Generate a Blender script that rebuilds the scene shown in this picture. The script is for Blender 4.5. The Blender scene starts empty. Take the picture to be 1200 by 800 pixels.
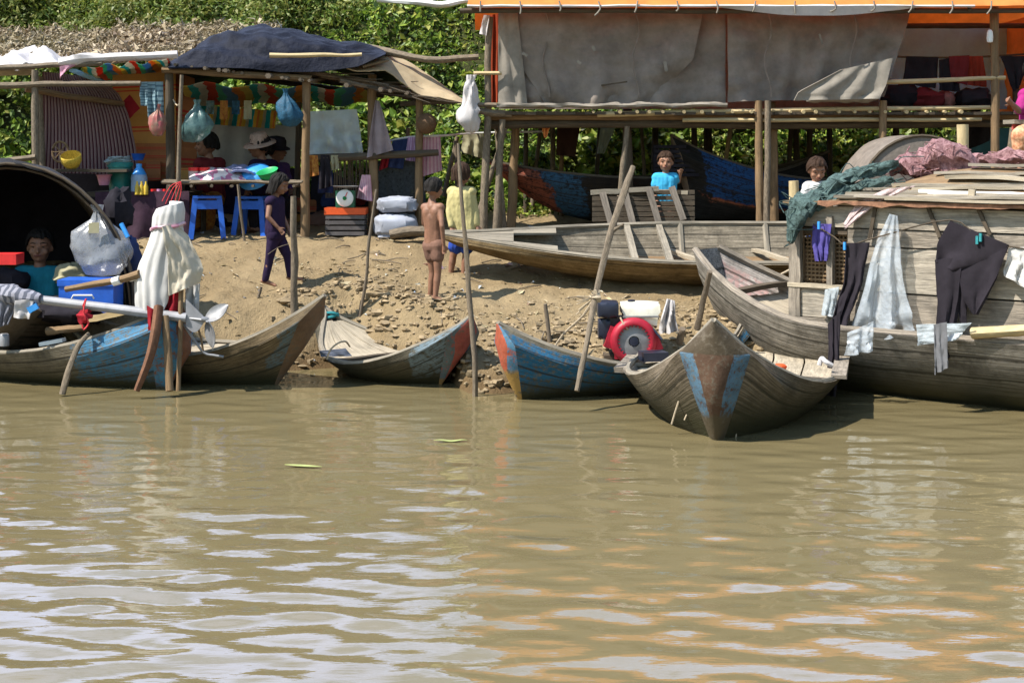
import bpy, math, random
import numpy as np
from mathutils import Vector, Matrix, noise
V = Vector
rnd = random.Random(11)
F, H, YH = 1650.0, 1.92, 180.0
scn = bpy.context.scene
COL = scn.collection

def P(px, py, Y):
    return V(((px-600)/F*Y, Y, H-(py-YH)/F*Y))
def atY(Y):
    return lambda px, py: P(px, py, Y)
def onplane(p0, n):
    p0, n = V(p0), V(n)
    c = V((0, 0, H))
    def f(px, py):
        d = V(((px-600)/F, 1, -(py-YH)/F))
        return c + d*((p0-c).dot(n)/d.dot(n))
    return f
def fbm(p, o=4):
    return noise.fractal(V(p), 1.0, 2.0, o)
def lerp(a, b, t): return a+(b-a)*t
def clamp(x, a=0, b=1): return max(a, min(b, x))
def sstep(a, b, x):
    t = clamp((x-a)/(b-a)); return t*t*(3-2*t)

# ---------------------------------------------------------------- materials
def nn(nt, typ, **kw):
    n = nt.nodes.new(typ)
    for k, v in kw.items():
        setattr(n, k, v)
    return n
def setin(n, **kw):
    for k, v in kw.items():
        n.inputs[k.replace('_', ' ')].default_value = v
def mathn(nt, op, a, b=None, cl=False):
    n = nn(nt, 'ShaderNodeMath', operation=op, use_clamp=cl)
    for i, x in enumerate((a, b)):
        if x is None: continue
        if isinstance(x, (int, float)): n.inputs[i].default_value = x
        else: nt.links.new(x, n.inputs[i])
    return n.outputs[0]
def mixc(nt, fac, a, b, mode='MIX'):
    n = nn(nt, 'ShaderNodeMix', data_type='RGBA', blend_type=mode)
    for i, x in ((0, fac), (6, a), (7, b)):
        if isinstance(x, (int, float)): n.inputs[i].default_value = x
        elif isinstance(x, (tuple, list)): n.inputs[i].default_value = (*x[:3], 1)
        else: nt.links.new(x, n.inputs[i])
    return n.outputs[2]
def ramp(nt, fac, a, b):
    n = nn(nt, 'ShaderNodeMapRange')
    n.inputs[1].default_value = a; n.inputs[2].default_value = b
    nt.links.new(fac, n.inputs[0])
    return n.outputs[0]
def tex(nt, coord, scale, detail=5, rough=.6, stretch=(1, 1, 1), rand=True):
    tc = nn(nt, 'ShaderNodeTexCoord')
    mp = nn(nt, 'ShaderNodeMapping')
    mp.inputs['Scale'].default_value = stretch
    nt.links.new(tc.outputs[coord], mp.inputs[0])
    if rand:
        oi = nn(nt, 'ShaderNodeObjectInfo')
        m = mathn(nt, 'MULTIPLY', oi.outputs['Random'], 37.0)
        cb = nn(nt, 'ShaderNodeCombineXYZ')
        for i in range(3): nt.links.new(m, cb.inputs[i])
        nt.links.new(cb.outputs[0], mp.inputs['Location'])
    n = nn(nt, 'ShaderNodeTexNoise')
    n.inputs['Scale'].default_value = scale
    n.inputs['Detail'].default_value = detail
    n.inputs['Roughness'].default_value = rough
    nt.links.new(mp.outputs[0], n.inputs['Vector'])
    return n.outputs['Fac']
def newmat(name):
    m = bpy.data.materials.new(name); m.use_nodes = True
    nt = m.node_tree; nt.nodes.clear()
    return m, nt
def finish(nt, col, rough=.85, bump=None, bstr=.3, bdist=.01, metal=0, trans=0, alpha=None, spec=.3, tcol=None):
    out = nn(nt, 'ShaderNodeOutputMaterial')
    b = nn(nt, 'ShaderNodeBsdfPrincipled')
    if isinstance(col, (tuple, list)): b.inputs['Base Color'].default_value = (*col[:3], 1)
    else: nt.links.new(col, b.inputs['Base Color'])
    if isinstance(rough, (int, float)): b.inputs['Roughness'].default_value = rough
    else: nt.links.new(rough, b.inputs['Roughness'])
    b.inputs['Metallic'].default_value = metal
    b.inputs['Specular IOR Level'].default_value = spec
    if bump is not None:
        bn = nn(nt, 'ShaderNodeBump')
        bn.inputs['Strength'].default_value = bstr
        bn.inputs['Distance'].default_value = bdist
        nt.links.new(bump, bn.inputs['Height'])
        nt.links.new(bn.outputs[0], b.inputs['Normal'])
    sh = b.outputs[0]
    if trans:
        t = nn(nt, 'ShaderNodeBsdfTranslucent')
        if tcol is not None: t.inputs[0].default_value = (*tcol, 1)
        elif isinstance(col, (tuple, list)): t.inputs[0].default_value = (*col[:3], 1)
        else: nt.links.new(col, t.inputs[0])
        mx = nn(nt, 'ShaderNodeMixShader'); mx.inputs[0].default_value = trans
        nt.links.new(sh, mx.inputs[1]); nt.links.new(t.outputs[0], mx.inputs[2]); sh = mx.outputs[0]
    if alpha is not None:
        t = nn(nt, 'ShaderNodeBsdfTransparent')
        mx = nn(nt, 'ShaderNodeMixShader')
        if isinstance(alpha, (int, float)): mx.inputs[0].default_value = alpha
        else: nt.links.new(alpha, mx.inputs[0])
        nt.links.new(t.outputs[0], mx.inputs[1]); nt.links.new(sh, mx.inputs[2]); sh = mx.outputs[0]
    nt.links.new(sh, out.inputs[0])
def mat(name, col, var=.35, scale=8, coord='Object', stretch=(1, 1, 1), col2=None, rough=.85, bstr=.35,
        bscale=60, bdist=.006, bstretch=None, trans=0, alpha=None, metal=0, spec=.3, stain=.3, tcol=None):
    m, nt = newmat(name)
    n1 = tex(nt, coord, scale, 8, .7, stretch)
    lo = tuple(c*(1-var) for c in col); hi = tuple(min(1, c*(1+var)) for c in col)
    c = mixc(nt, ramp(nt, n1, .3, .7), lo, col2 or hi)
    if stain:
        n2 = tex(nt, coord, scale*.27+.7, 4, .7)
        c = mixc(nt, mathn(nt, 'MULTIPLY', ramp(nt, n2, .48, .72), stain, True), c, tuple(x*.35+.01 for x in col))
    n3 = tex(nt, coord, bscale, 4, .6, bstretch or stretch)
    finish(nt, c, rough, n3, bstr, bdist, metal, trans, alpha, spec, tcol)
    return m
def wood(name, col, var=.45, rough=.9, stain=.55, bstr=.6, col2=None):
    return mat(name, col, var, 14, 'UV', (.25, 3, 1), col2, rough, bstr, 30, .008, (.3, 5, 1), stain=stain)
def cloth(name, col, var=.2, trans=.15, rough=.95, stain=.2, bstr=.25, **k):
    return mat(name, col, var, 5, 'Object', rough=rough, trans=trans, stain=stain, bstr=bstr, bscale=90, bdist=.004, spec=.1, **k)
def plastic(name, col, rough=.4, **k):
    return mat(name, col, .2, 9, rough=rough, stain=.42, bstr=.08, spec=.4, **k)
def stripes(name, cols, freq, axis=0, trans=.2, rough=.9, wob=.0, stain=.35, smooth=False):
    m, nt = newmat(name)
    tc = nn(nt, 'ShaderNodeTexCoord')
    sp = nn(nt, 'ShaderNodeSeparateXYZ'); nt.links.new(tc.outputs['UV'], sp.inputs[0])
    u = sp.outputs[axis]
    if wob:
        n = tex(nt, 'UV', 3, 2, .5, rand=False); u = mathn(nt, 'ADD', u, mathn(nt, 'MULTIPLY', n, wob))
    u = mathn(nt, 'FRACT', mathn(nt, 'MULTIPLY', u, freq))
    r = nn(nt, 'ShaderNodeValToRGB'); r.color_ramp.interpolation = 'CONSTANT' if not smooth else 'LINEAR'
    el = r.color_ramp.elements
    while len(el) < len(cols): el.new(.5)
    pos = 0
    for e, (w, c) in zip(el, cols):
        e.position = pos; e.color = (*c, 1); pos += w
    nt.links.new(u, r.inputs[0])
    n2 = tex(nt, 'Object', 4, 6, .7)
    c = mixc(nt, mathn(nt, 'MULTIPLY', ramp(nt, n2, .42, .7), stain, True), r.outputs[0], (.05, .045, .04))
    n3 = tex(nt, 'Object', 70, 3)
    finish(nt, c, rough, n3, .2, .004, trans=trans, spec=.15)
    return m
def hullmat(name, base, zones=(), base2=None, seams=(.3, .52, .78), slime=.2):
    """weathered planked hull; zones = (u0,u1,v0,v1,colour) of worn paint"""
    m, nt = newmat(name)
    tc = nn(nt, 'ShaderNodeTexCoord')
    sp = nn(nt, 'ShaderNodeSeparateXYZ'); nt.links.new(tc.outputs['UV'], sp.inputs[0])
    u, v = sp.outputs[0], sp.outputs[1]
    n1 = tex(nt, 'UV', 5, 8, .7, (3, 14, 1))
    n2 = tex(nt, 'Object', 5, 7, .75)
    n4 = tex(nt, 'Object', 26, 5, .7)
    c = mixc(nt, ramp(nt, n1, .36, .64), tuple(x*.38 for x in base), base2 or tuple(min(1, x*1.5) for x in base))
    c = mixc(nt, mathn(nt, 'MULTIPLY', ramp(nt, n2, .42, .66), .8), c, tuple(x*.32 for x in base))
    wob = mathn(nt, 'MULTIPLY', mathn(nt, 'SUBTRACT', n2, .5), .22)
    uu = mathn(nt, 'ADD', u, wob)
    for (u0, u1, v0, v1, pc) in zones:
        k = mathn(nt, 'MULTIPLY', ramp(nt, uu, u0-.006, u0+.006), ramp(nt, uu, u1+.006, u1-.006))
        vv = mathn(nt, 'ADD', v, wob)
        k = mathn(nt, 'MULTIPLY', k, mathn(nt, 'MULTIPLY', ramp(nt, vv, v0-.02, v0+.02), ramp(nt, vv, v1+.02, v1-.02)))
        k = mathn(nt, 'MULTIPLY', k, ramp(nt, mathn(nt, 'ADD', mathn(nt, 'MULTIPLY', n4, .55), mathn(nt, 'MULTIPLY', n1, .45)), .42, .52))
        pc2 = mixc(nt, ramp(nt, n1, .3, .7), tuple(x*.6 for x in pc), tuple(min(1, x*1.35) for x in pc))
        c = mixc(nt, k, c, pc2)
    for s in seams:
        d = mathn(nt, 'ABSOLUTE', mathn(nt, 'SUBTRACT', mathn(nt, 'ADD', v, mathn(nt, 'MULTIPLY', wob, .25)), s))
        c = mixc(nt, mathn(nt, 'MULTIPLY', ramp(nt, d, .022, .006), .75), c, (.02, .017, .012))
    if slime:
        ge = nn(nt, 'ShaderNodeNewGeometry')
        s3 = nn(nt, 'ShaderNodeSeparateXYZ'); nt.links.new(ge.outputs['Position'], s3.inputs[0])
        z = mathn(nt, 'ADD', s3.outputs[2], mathn(nt, 'MULTIPLY', mathn(nt, 'SUBTRACT', n2, .5), .14))
        c = mixc(nt, ramp(nt, z, slime, slime*.2), c, (.035, .032, .014))
    bm_ = mathn(nt, 'ADD', mathn(nt, 'MULTIPLY', n1, .7), mathn(nt, 'MULTIPLY', n4, .5))
    finish(nt, c, .85, bm_, .85, .018, spec=.2)
    return m

M = {}
M['grey_wood'] = wood('grey_wood', (.24, .21, .165))
M['pale_wood'] = wood('pale_wood', (.36, .305, .225), stain=.5)
M['dark_wood'] = wood('dark_wood', (.085, .065, .045))
M['brown_wood'] = wood('brown_wood', (.20, .13, .07))
M['board'] = wood('weathered_board', (.235, .20, .16), var=.6, stain=.75, bstr=.8)
M['board2'] = wood('weathered_board_light', (.32, .28, .225), var=.55, stain=.7, bstr=.8)
M['bark'] = mat('stake_bark', (.16, .125, .09), .5, 30, 'UV', (1, 3, 1), stain=.4, bstr=.8, bscale=60)
M['pole'] = mat('pole_bark', (.165, .13, .092), .6, 22, 'UV', (1, 3, 1), stain=.45, bstr=.7, bscale=60)
M['bamboo'] = mat('bamboo', (.46, .36, .2), .3, 9, 'UV', (1, 4, 1), stain=.35, bstr=.3)
M['black_tarp'] = mat('black_tarp', (.012, .014, .024), .4, 5, rough=.65, bstr=.5, bscale=18, bdist=.03, spec=.08, stain=.1)
M['grey_tarp'] = cloth('grey_tarp', (.32, .275, .24), .22, .35, stain=.45, bstr=.5)
M['grey_tarp2'] = cloth('grey_tarp_pale', (.30, .27, .23), .25, .2, stain=.4)
M['orange_tarp'] = cloth('orange_tarp', (.80, .33, .10), .15, .45, stain=.2)
M['tan_tarp'] = cloth('tan_tarp', (.50, .40, .26), .2, .25, stain=.35)
M['white_tarp'] = cloth('white_tarp', (.60, .57, .57), .15, .2, stain=.35)
M['white_cloth'] = cloth('white_cloth', (.60, .585, .57), .12, .2, stain=.15)
M['cream_cloth'] = cloth('cream_cloth', (.56, .50, .40), .12, .2, stain=.2)
M['pale_sheet'] = cloth('pale_sheet', (.50, .50, .50), .12, .3)
M['blue_sheet'] = cloth('pale_blue_sheet', (.50, .76, .95), .12, .5)
M['rust_curtain'] = cloth('rust_curtain', (.33, .06, .025), .2, .25)
M['maroon'] = cloth('maroon_cloth', (.16, .025, .03), .2, .1)
M['black_cloth'] = cloth('black_cloth', (.022, .02, .026), .35, .04)
M['charcoal'] = cloth('charcoal_cloth', (.026, .022, .028), .3, .05)
M['navy'] = cloth('navy_cloth', (.03, .045, .12), .25, .05)
M['purple'] = cloth('purple_cloth', (.085, .07, .26), .25, .1)
M['dkpurple'] = cloth('dark_purple_cloth', (.026, .016, .042), .3, .05)
M['red_cloth'] = cloth('red_cloth', (.30, .02, .03), .25, .12)
M['pink_cloth'] = cloth('pink_cloth', (.62, .33, .44), .2, .2)
M['magenta'] = cloth('magenta_cloth', (.34, .03, .17), .2, .15)
M['pinkwhite'] = stripes('pink_white_stripe', [(.5, (.72, .5, .56)), (.5, (.6, .3, .4))], 6)
M['lilac'] = stripes('lilac_stripe', [(.55, (.62, .45, .66)), (.45, (.45, .25, .48))], 7)
M['khaki'] = cloth('khaki_cloth', (.40, .37, .24), .2, .2)
M['yellow_shirt'] = cloth('yellow_shirt', (.46, .40, .19), .2, .1)
M['teal_shirt'] = cloth('teal_shirt', (.02, .20, .27), .2, .1)
M['blue_shirt'] = cloth('blue_shirt', (.06, .40, .66), .15, .15)
M['blue_short'] = cloth('blue_short', (.03, .07, .36), .2, .1)
M['brown_short'] = cloth('brown_short', (.17, .095, .07), .2, .05)
M['flower'] = mat('flower_cloth', (.45, .06, .03), .5, 30, col2=(.6, .32, .06), trans=.1)
M['rice_sack'] = cloth('rice_sack', (.34, .36, .42), .15, .1, stain=.35)
M['skin'] = mat('skin_brown', (.215, .105, .064), .3, 9, rough=.6, bstr=.12, stain=.25, spec=.4)
M['skin2'] = mat('skin_tan', (.27, .135, .082), .25, 10, rough=.6, bstr=.12, stain=.15, spec=.4)
M['hair'] = mat('black_hair', (.010, .008, .007), .4, 60, rough=.75, stain=0, bstr=.8, bscale=120, spec=.2)
M['hair2'] = mat('brown_hair', (.035, .018, .010), .4, 60, rough=.75, stain=0, bstr=.8, bscale=120, spec=.2)
M['eye'] = mat('dark_eye', (.01, .008, .007), 0, rough=.3, stain=0)
M['lip'] = mat('lip', (.15, .05, .045), .1, stain=0)
M['blue_plastic'] = plastic('blue_plastic', (.02, .11, .52))
M['sky_plastic'] = plastic('sky_blue_plastic', (.04, .27, .68))
M['teal_plastic'] = plastic('teal_plastic', (.02, .20, .18))
M['green_plastic'] = plastic('green_plastic', (.03, .42, .14))
M['pink_plastic'] = plastic('pink_plastic', (.55, .25, .42))
M['red_plastic'] = plastic('red_plastic', (.68, .03, .03))
M['orange_plastic'] = plastic('orange_plastic', (.65, .09, .02))
M['yellow_plastic'] = plastic('yellow_plastic', (.65, .45, .05))
M['engine_red'] = plastic('engine_red', (.33, .011, .028), .45)
M['engine_black'] = plastic('engine_black', (.018, .022, .04), .35)
M['engine_white'] = plastic('tank_white', (.78, .74, .62), .35)
M['steel'] = mat('dull_steel', (.24, .24, .25), .3, 12, rough=.5, metal=.4, stain=.3, bstr=.1)
M['alu_pipe'] = mat('grey_pipe', (.27, .27, .29), .2, 12, rough=.45, stain=.35, bstr=.1, spec=.5)
M['white_paint'] = mat('white_paint', (.75, .76, .74), .08, 8, rough=.5, stain=.2, bstr=.05)
M['clear'] = mat('clear_plastic', (.66, .72, .78), .1, 8, rough=.14, trans=.3, alpha=.40, stain=0, bstr=.6, bscale=9, bdist=.05, spec=1)
M['milky'] = mat('milky_plastic', (.62, .68, .72), .1, 8, rough=.25, trans=.4, alpha=.72, stain=.1, bstr=.6, bscale=12, bdist=.03, spec=.7)
M['tealbag'] = mat('teal_bag', (.05, .17, .19), .5, 22, col2=(.16, .28, .27), rough=.3, trans=.3, alpha=.7, stain=.2, bstr=.6, bscale=24, spec=.6)
M['bluebag'] = mat('blue_net_bag', (.02, .09, .16), .6, 50, rough=.6, trans=.2, alpha=.9, stain=.2, bstr=.7, bscale=60)
M['rope'] = mat('rope', (.42, .34, .24), .3, 60, 'UV', stain=.3, bstr=.6)
M['red_rope'] = mat('red_rope', (.6, .05, .06), .3, 60, stain=.1)
M['tealrope'] = mat('teal_rope', (.03, .22, .24), .3, 60, stain=.1)
M['basket'] = mat('basket_cane', (.13, .075, .04), .5, 60, 'UV', (1, 5, 1), bstr=.8)
M['gold_basket'] = mat('yellow_basket', (.55, .38, .05), .6, 50, 'UV', (1, 3, 1), bstr=.7)
M['mat_canvas'] = mat('old_matting', (.17, .145, .125), .3, 12, stain=.4, bstr=.5)
M['rednet'] = mat('red_net', (.30, .075, .095), .7, 34, col2=(.52, .31, .32), stain=.35, bstr=1, bscale=120, bdist=.015, alpha=.95)
M['greennet'] = mat('green_net', (.022, .055, .052), .7, 30, 'Object', (1, 1, 1), col2=(.12, .19, .18), stain=.3, bstr=1, bscale=110, bdist=.015)
M['pinknet'] = mat('pale_net', (.55, .42, .41), .5, 40, stain=.3, bstr=1, bscale=120, bdist=.012, alpha=.9)
M['card'] = stripes('cardboard_print', [(.30, (.48, .25, .07)), (.04, (.5, .05, .03)), (.06, (.48, .25, .07)), (.03, (.5, .05, .03)), (.57, (.50, .26, .08))], 2.6, 1, 0, stain=.25)
M['card2'] = stripes('red_cardboard', [(.45, (.34, .14, .06)), (.1, (.42, .04, .03)), (.1, (.34, .14, .06)), (.08, (.42, .04, .03)), (.27, (.3, .12, .05))], 4.5, 1, 0, stain=.3)
M['rug'] = stripes('maroon_beige_stripe', [(.62, (.13, .035, .055)), (.38, (.30, .20, .20))], 26, 0, .1, stain=.25)
RB = [(.14, (.75, .28, .06)), (.14, (.70, .55, .12)), (.12, (.05, .42, .40)), (.13, (.65, .62, .5)), (.16, (.6, .08, .04)), (.13, (.10, .45, .28)), (.18, (.12, .3, .5))]
M['rainbow'] = stripes('rainbow_tarp', RB, 2.2, 0, .35, wob=.15)
M['valance'] = stripes('valance_stripe', [(.3, (.02, .36, .42)), (.2, (.75, .45, .06)), (.12, (.7, .22, .06)), (.2, (.75, .5, .08)), (.18, (.55, .5, .35))], 4, 0, .35, wob=.03)

# ---------------------------------------------------------------- mesh builder
WL = {}
class MB:
    def __init__(s):
        s.v, s.f, s.uv, s.mi = [], [], [], []
    def add(s, verts, faces, uvs=None, mi=0):
        o = len(s.v)
        s.v += [V(p) for p in verts]
        s.uv += list(uvs) if uvs else [(p[0]+p[1], p[2]) for p in verts]
        s.f += [tuple(i+o for i in f) for f in faces]
        s.mi += [mi]*len(faces)
        return s
    def grid(s, pts, nu, nv, uvs, mi=0, wrapu=False):
        """pts row-major: nv rows of nu"""
        fs = []
        for j in range(nv-1):
            for i in range(nu-1):
                a = j*nu+i
                fs.append((a, a+1, a+nu+1, a+nu))
        return s.add(pts, fs, uvs, mi)
    def tube(s, pts, r, seg=8, sub=3, mi=0, jit=0, flat=None):
        pts = [V(p) for p in pts]
        if not isinstance(r, (list, tuple)): r = [r]*len(pts)
        if len(r) == 2 and len(pts) > 2: r = [lerp(r[0], r[1], i/(len(pts)-1)) for i in range(len(pts))]
        if sub > 1 and len(pts) > 2:
            q, rr = [], []
            n = len(pts)
            for i in range(n-1):
                p0, p1, p2, p3 = pts[max(i-1, 0)], pts[i], pts[i+1], pts[min(i+2, n-1)]
                for k in range(sub):
                    t = k/sub
                    q.append(.5*((2*p1)+(p2-p0)*t+(2*p0-5*p1+4*p2-p3)*t*t+(3*p1-p0-3*p2+p3)*t*t*t))
                    rr.append(lerp(r[i], r[i+1], t))
            q.append(pts[-1]); rr.append(r[-1]); pts, r = q, rr
        ref = V((0, 0, 1)) if abs((pts[-1]-pts[0]).normalized().z) < .9 else V((1, 0, 0))
        vs, uv, n, ln = [], [], len(pts), 0
        for i, p in enumerate(pts):
            d = (pts[min(i+1, n-1)]-pts[max(i-1, 0)])
            d = d.normalized() if d.length > 1e-9 else V((0, 0, 1))
            a = d.cross(ref)
            a = a.normalized() if a.length > 1e-5 else d.orthogonal().normalized()
            b = d.cross(a)
            if i: ln += (p-pts[i-1]).length
            for k in range(seg+1):
                th = 2*math.pi*(k % seg)/seg
                rad = r[i]
                if jit: rad *= 1+jit*noise.noise(V((k % seg*1.7, ln*9, p.x*3+p.y)))
                vs.append(p+(a*math.cos(th)+b*math.sin(th)*(flat or 1))*rad); uv.append((ln, k/seg*.35))
        o = len(vs)
        fs = []
        for i in range(n-1):
            for k in range(seg):
                q = i*(seg+1)+k
                fs.append((q, q+1, q+seg+2, q+seg+1))
        fs.append(tuple(range(seg-1, -1, -1)))
        fs.append(tuple(o-seg-1+k for k in range(seg)))
        return s.add(vs, fs, uv, mi)
    def pole(s, a, b, r0, r1=None, bend=.02, n=6, seg=8, mi=0):
        a, b = V(a), V(b); r1 = r1 or r0
        L = (b-a).length
        d = (b-a).normalized(); o1 = d.orthogonal().normalized(); o2 = d.cross(o1)
        pts, sd = [], rnd.random()*99
        for i in range(n):
            t = i/(n-1); e = math.sin(math.pi*t)**.5 if 0 < t < 1 else 0
            pts.append(a.lerp(b, t)+(o1*noise.noise(V((sd, t*3, 0)))+o2*noise.noise(V((sd, t*3, 9))))*bend*L*e)
        return s.tube(pts, [lerp(r0, r1, i/(n-1))*(1+rnd.uniform(-.09, .09)) for i in range(n)], seg, 3, mi, .12)
    def plank(s, a, b, w, t, up=(0, 0, 1), seg=5, jit=.15, mi=0):
        a, b, up = V(a), V(b), V(up)
        d = (b-a).normalized(); sd = d.cross(up).normalized(); up = sd.cross(d)
        L = (b-a).length
        vs, uv, fs = [], [], []
        u0 = rnd.random()*20
        cor = [(-1, -1), (1, -1), (1, 1), (-1, 1)]
        ph = rnd.random()*50
        for i in range(seg+1):
            p = a.lerp(b, i/seg)
            for k in range(4):
                for (ii, jj) in (cor[k],):
                    jw = 1+jit*noise.noise(V((ph+i*.9, k*3.1, 0)))
                    vs.append(p+sd*ii*w/2*jw+up*jj*t/2+up*noise.noise(V((ph, i*.6, 5)))*t*jit*2); uv.append((u0+L*i/seg, ph+(k if k < 2 else 3-k)*w+(.3 if k > 1 else 0)))
        for i in range(seg):
            for k in range(4):
                q = i*4
                fs.append((q+k, q+4+k, q+4+(k+1) % 4, q+(k+1) % 4))
        fs.append((0, 1, 2, 3)); fs.append(tuple(seg*4+k for k in (3, 2, 1, 0)))
        return s.add(vs, fs, uv, mi)
    def box(s, c, size, rot=0, mi=0):
        c = V(c); x, y, z = (k/2 for k in size)
        a = V((math.cos(rot), math.sin(rot), 0))
        return s.plank(c-a*x, c+a*x, size[1], size[2], mi=mi, seg=1, jit=0)
    def lathe(s, c, prof, seg=20, axis=(0, 0, 1), mi=0, sx=1, sy=1, jit=0):
        c = V(c); ax = V(axis).normalized()
        a = ax.orthogonal().normalized() if abs(ax.z) < .99 else V((1, 0, 0)); b = ax.cross(a)
        vs, uv = [], []
        for (r, z) in prof:
            for k in range(seg+1):
                th = 2*math.pi*(k % seg)/seg
                rr = r*(1+(jit*noise.noise(V((math.cos(th)*2, math.sin(th)*2, z*9+c.x*7))) if jit else 0))
                vs.append(c+(a*math.cos(th)*sx+b*math.sin(th)*sy)*rr+ax*z); uv.append((k/seg, z))
        return s.grid(vs, seg+1, len(prof), uv, mi)
    def ball(s, c, r, seg=14, rings=9, jit=0, jf=3, mi=0, rotz=0):
        c = V(c); r = (r, r, r) if isinstance(r, (int, float)) else r
        vs, uv = [], []
        cz, sz = math.cos(rotz), math.sin(rotz)
        for j in range(rings+1):
            ph = -math.pi/2+math.pi*j/rings
            for k in range(seg+1):
                th = 2*math.pi*(k % seg)/seg
                d = V((math.cos(ph)*math.cos(th), math.cos(ph)*math.sin(th), math.sin(ph)))
                q = 1+(jit*fbm(d*jf+c*5, 3) if jit else 0)
                x, y, z = d.x*r[0]*q, d.y*r[1]*q, d.z*r[2]*q
                vs.append(c+V((x*cz-y*sz, x*sz+y*cz, z))); uv.append((k/seg, j/rings))
        return s.grid(vs, seg+1, rings+1, uv, mi)
    def sheet(s, fn, nu, nv, th=.006, mi=0, ulen=1, vlen=1):
        """closed thin double sheet from fn(u,v)->Vector"""
        g = [[fn(i/(nu-1), j/(nv-1)) for i in range(nu)] for j in range(nv)]
        vs, uv = [], []
        for side in (0, 1):
            for j in range(nv):
                for i in range(nu):
                    du = g[j][min(i+1, nu-1)]-g[j][max(i-1, 0)]
                    dv = g[min(j+1, nv-1)][i]-g[max(j-1, 0)][i]
                    n = du.cross(dv); n = n.normalized() if n.length > 1e-9 else V((0, -1, 0))
                    vs.append(g[j][i]+n*(th/2 if side else -th/2)); uv.append((i/(nu-1)*ulen, j/(nv-1)*vlen))
        fs, N = [], nu*nv
        for j in range(nv-1):
            for i in range(nu-1):
                a = j*nu+i
                fs.append((a, a+1, a+nu+1, a+nu)); fs.append((N+a, N+a+nu, N+a+nu+1, N+a+1))
        per = [i for i in range(nu)]+[j*nu+nu-1 for j in range(1, nv)]+[(nv-1)*nu+i for i in range(nu-2, -1, -1)]+[j*nu for j in range(nv-2, 0, -1)]
        for a, b in zip(per, per[1:]+per[:1]):
            fs.append((b, a, N+a, N+b))
        return s.add(vs, fs, uv, mi)
    def build(s, name, mats, parent=None, smooth=50, origin=None):
        if not isinstance(mats, (list, tuple)): mats = [mats]
        mats = [M[m] if isinstance(m, str) else m for m in mats]
        if parent is not None: org = WL[parent.name].copy()
        elif origin is not None: org = V(origin)
        else:
            xs = [p.x for p in s.v]; ys = [p.y for p in s.v]; zs = [p.z for p in s.v]
            org = V(((min(xs)+max(xs))/2, (min(ys)+max(ys))/2, min(zs)))
        me = bpy.data.meshes.new(name)
        me.from_pydata([p-org for p in s.v], [], s.f)
        ul = me.uv_layers.new(name='UVMap')
        idx = np.empty(len(me.loops), dtype=np.int32); me.loops.foreach_get('vertex_index', idx)
        ul.data.foreach_set('uv', np.array(s.uv, dtype=np.float32)[idx].ravel())
        for m in mats: me.materials.append(m)
        me.polygons.foreach_set('material_index', np.array(s.mi, dtype=np.int32))
        if smooth:
            me.polygons.foreach_set('use_smooth', np.ones(len(me.polygons), dtype=bool))
            me.set_sharp_from_angle(angle=math.radians(smooth))
        me.update()
        o = bpy.data.objects.new(name, me); COL.objects.link(o)
        WL[o.name] = org
        if parent is not None: o.parent = parent
        else: o.location = org
        return o
def tag(o, label, cat, group=None):
    o['label'] = label; o['category'] = cat
    if group: o['group'] = group
    return o
def kind(o, k):
    o['kind'] = k; return o
def thing(name, label, cat, loc, group=None):
    o = bpy.data.objects.new(name, None); COL.objects.link(o)
    o.empty_display_size = .1; o.location = V(loc); WL[o.name] = V(loc)
    return tag(o, label, cat, group)

# cloth between two pixel-space edge curves
def curve(pts, t):
    n = len(pts)-1; x = min(t*n, n-1e-6); i = int(x); f = x-i
    return (lerp(pts[i][0], pts[i+1][0], f), lerp(pts[i][1], pts[i+1][1], f))
def hang(Lp, Rp, at, amp=.03, folds=3, nu=18, nv=18, th=.008, seed=None, top=.25, mb=None, ul=1, vl=1, push=0, crease=.5):
    mb = mb or MB(); sd = rnd.random()*60 if seed is None else seed
    def fn(u, v):
        a, b = curve(Lp, v), curve(Rp, v)
        p = at(lerp(a[0], b[0], u), lerp(a[1], b[1], u))
        f = math.sin(u*folds*2*math.pi+2.2*noise.noise(V((sd, v*1.6, u*2)))+sd)*.6+crease*fbm((u*3+sd, v*3, sd), 4)
        return p+V((0, -1, 0))*(amp*f*(top+(1-top)*v)+push)
    return mb.sheet(fn, nu, nv, th, ulen=ul, vlen=vl)
def patch(c, amp=.03, nu=24, nv=16, th=.006, sag=0, nf=3, fold=0, ff=4, mb=None, ul=1, vl=1, rag=0, seed=None):
    """sheet over four corners c=(TL,TR,BR,BL) or bilinear with edge midpoints"""
    mb = mb or MB(); sd = rnd.random()*60 if seed is None else seed
    TL, TR, BR, BL = [V(p) for p in c]
    n = (TR-TL).cross(BL-TL).normalized()
    def fn(u, v):
        if rag:
            e = rag*noise.noise(V((u*9+sd, v*9, 3)))
            v = clamp(v+e*(1 if v > .5 else -.3), -.1, 1.1) if v in (0, 1) else v
        p = TL.lerp(TR, u).lerp(BL.lerp(BR, u), v)
        d = amp*fbm((u*nf+sd, v*nf*.7, sd), 5)+fold*math.sin(u*ff*6.28+2*noise.noise(V((u*2, v*2, sd))))
        return p+n*d-V((0, 0, 1))*sag*(4*u*(1-u))*(4*v*(1-v))**.6
    return mb.sheet(fn, nu, nv, th, ulen=ul, vlen=vl)
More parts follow.
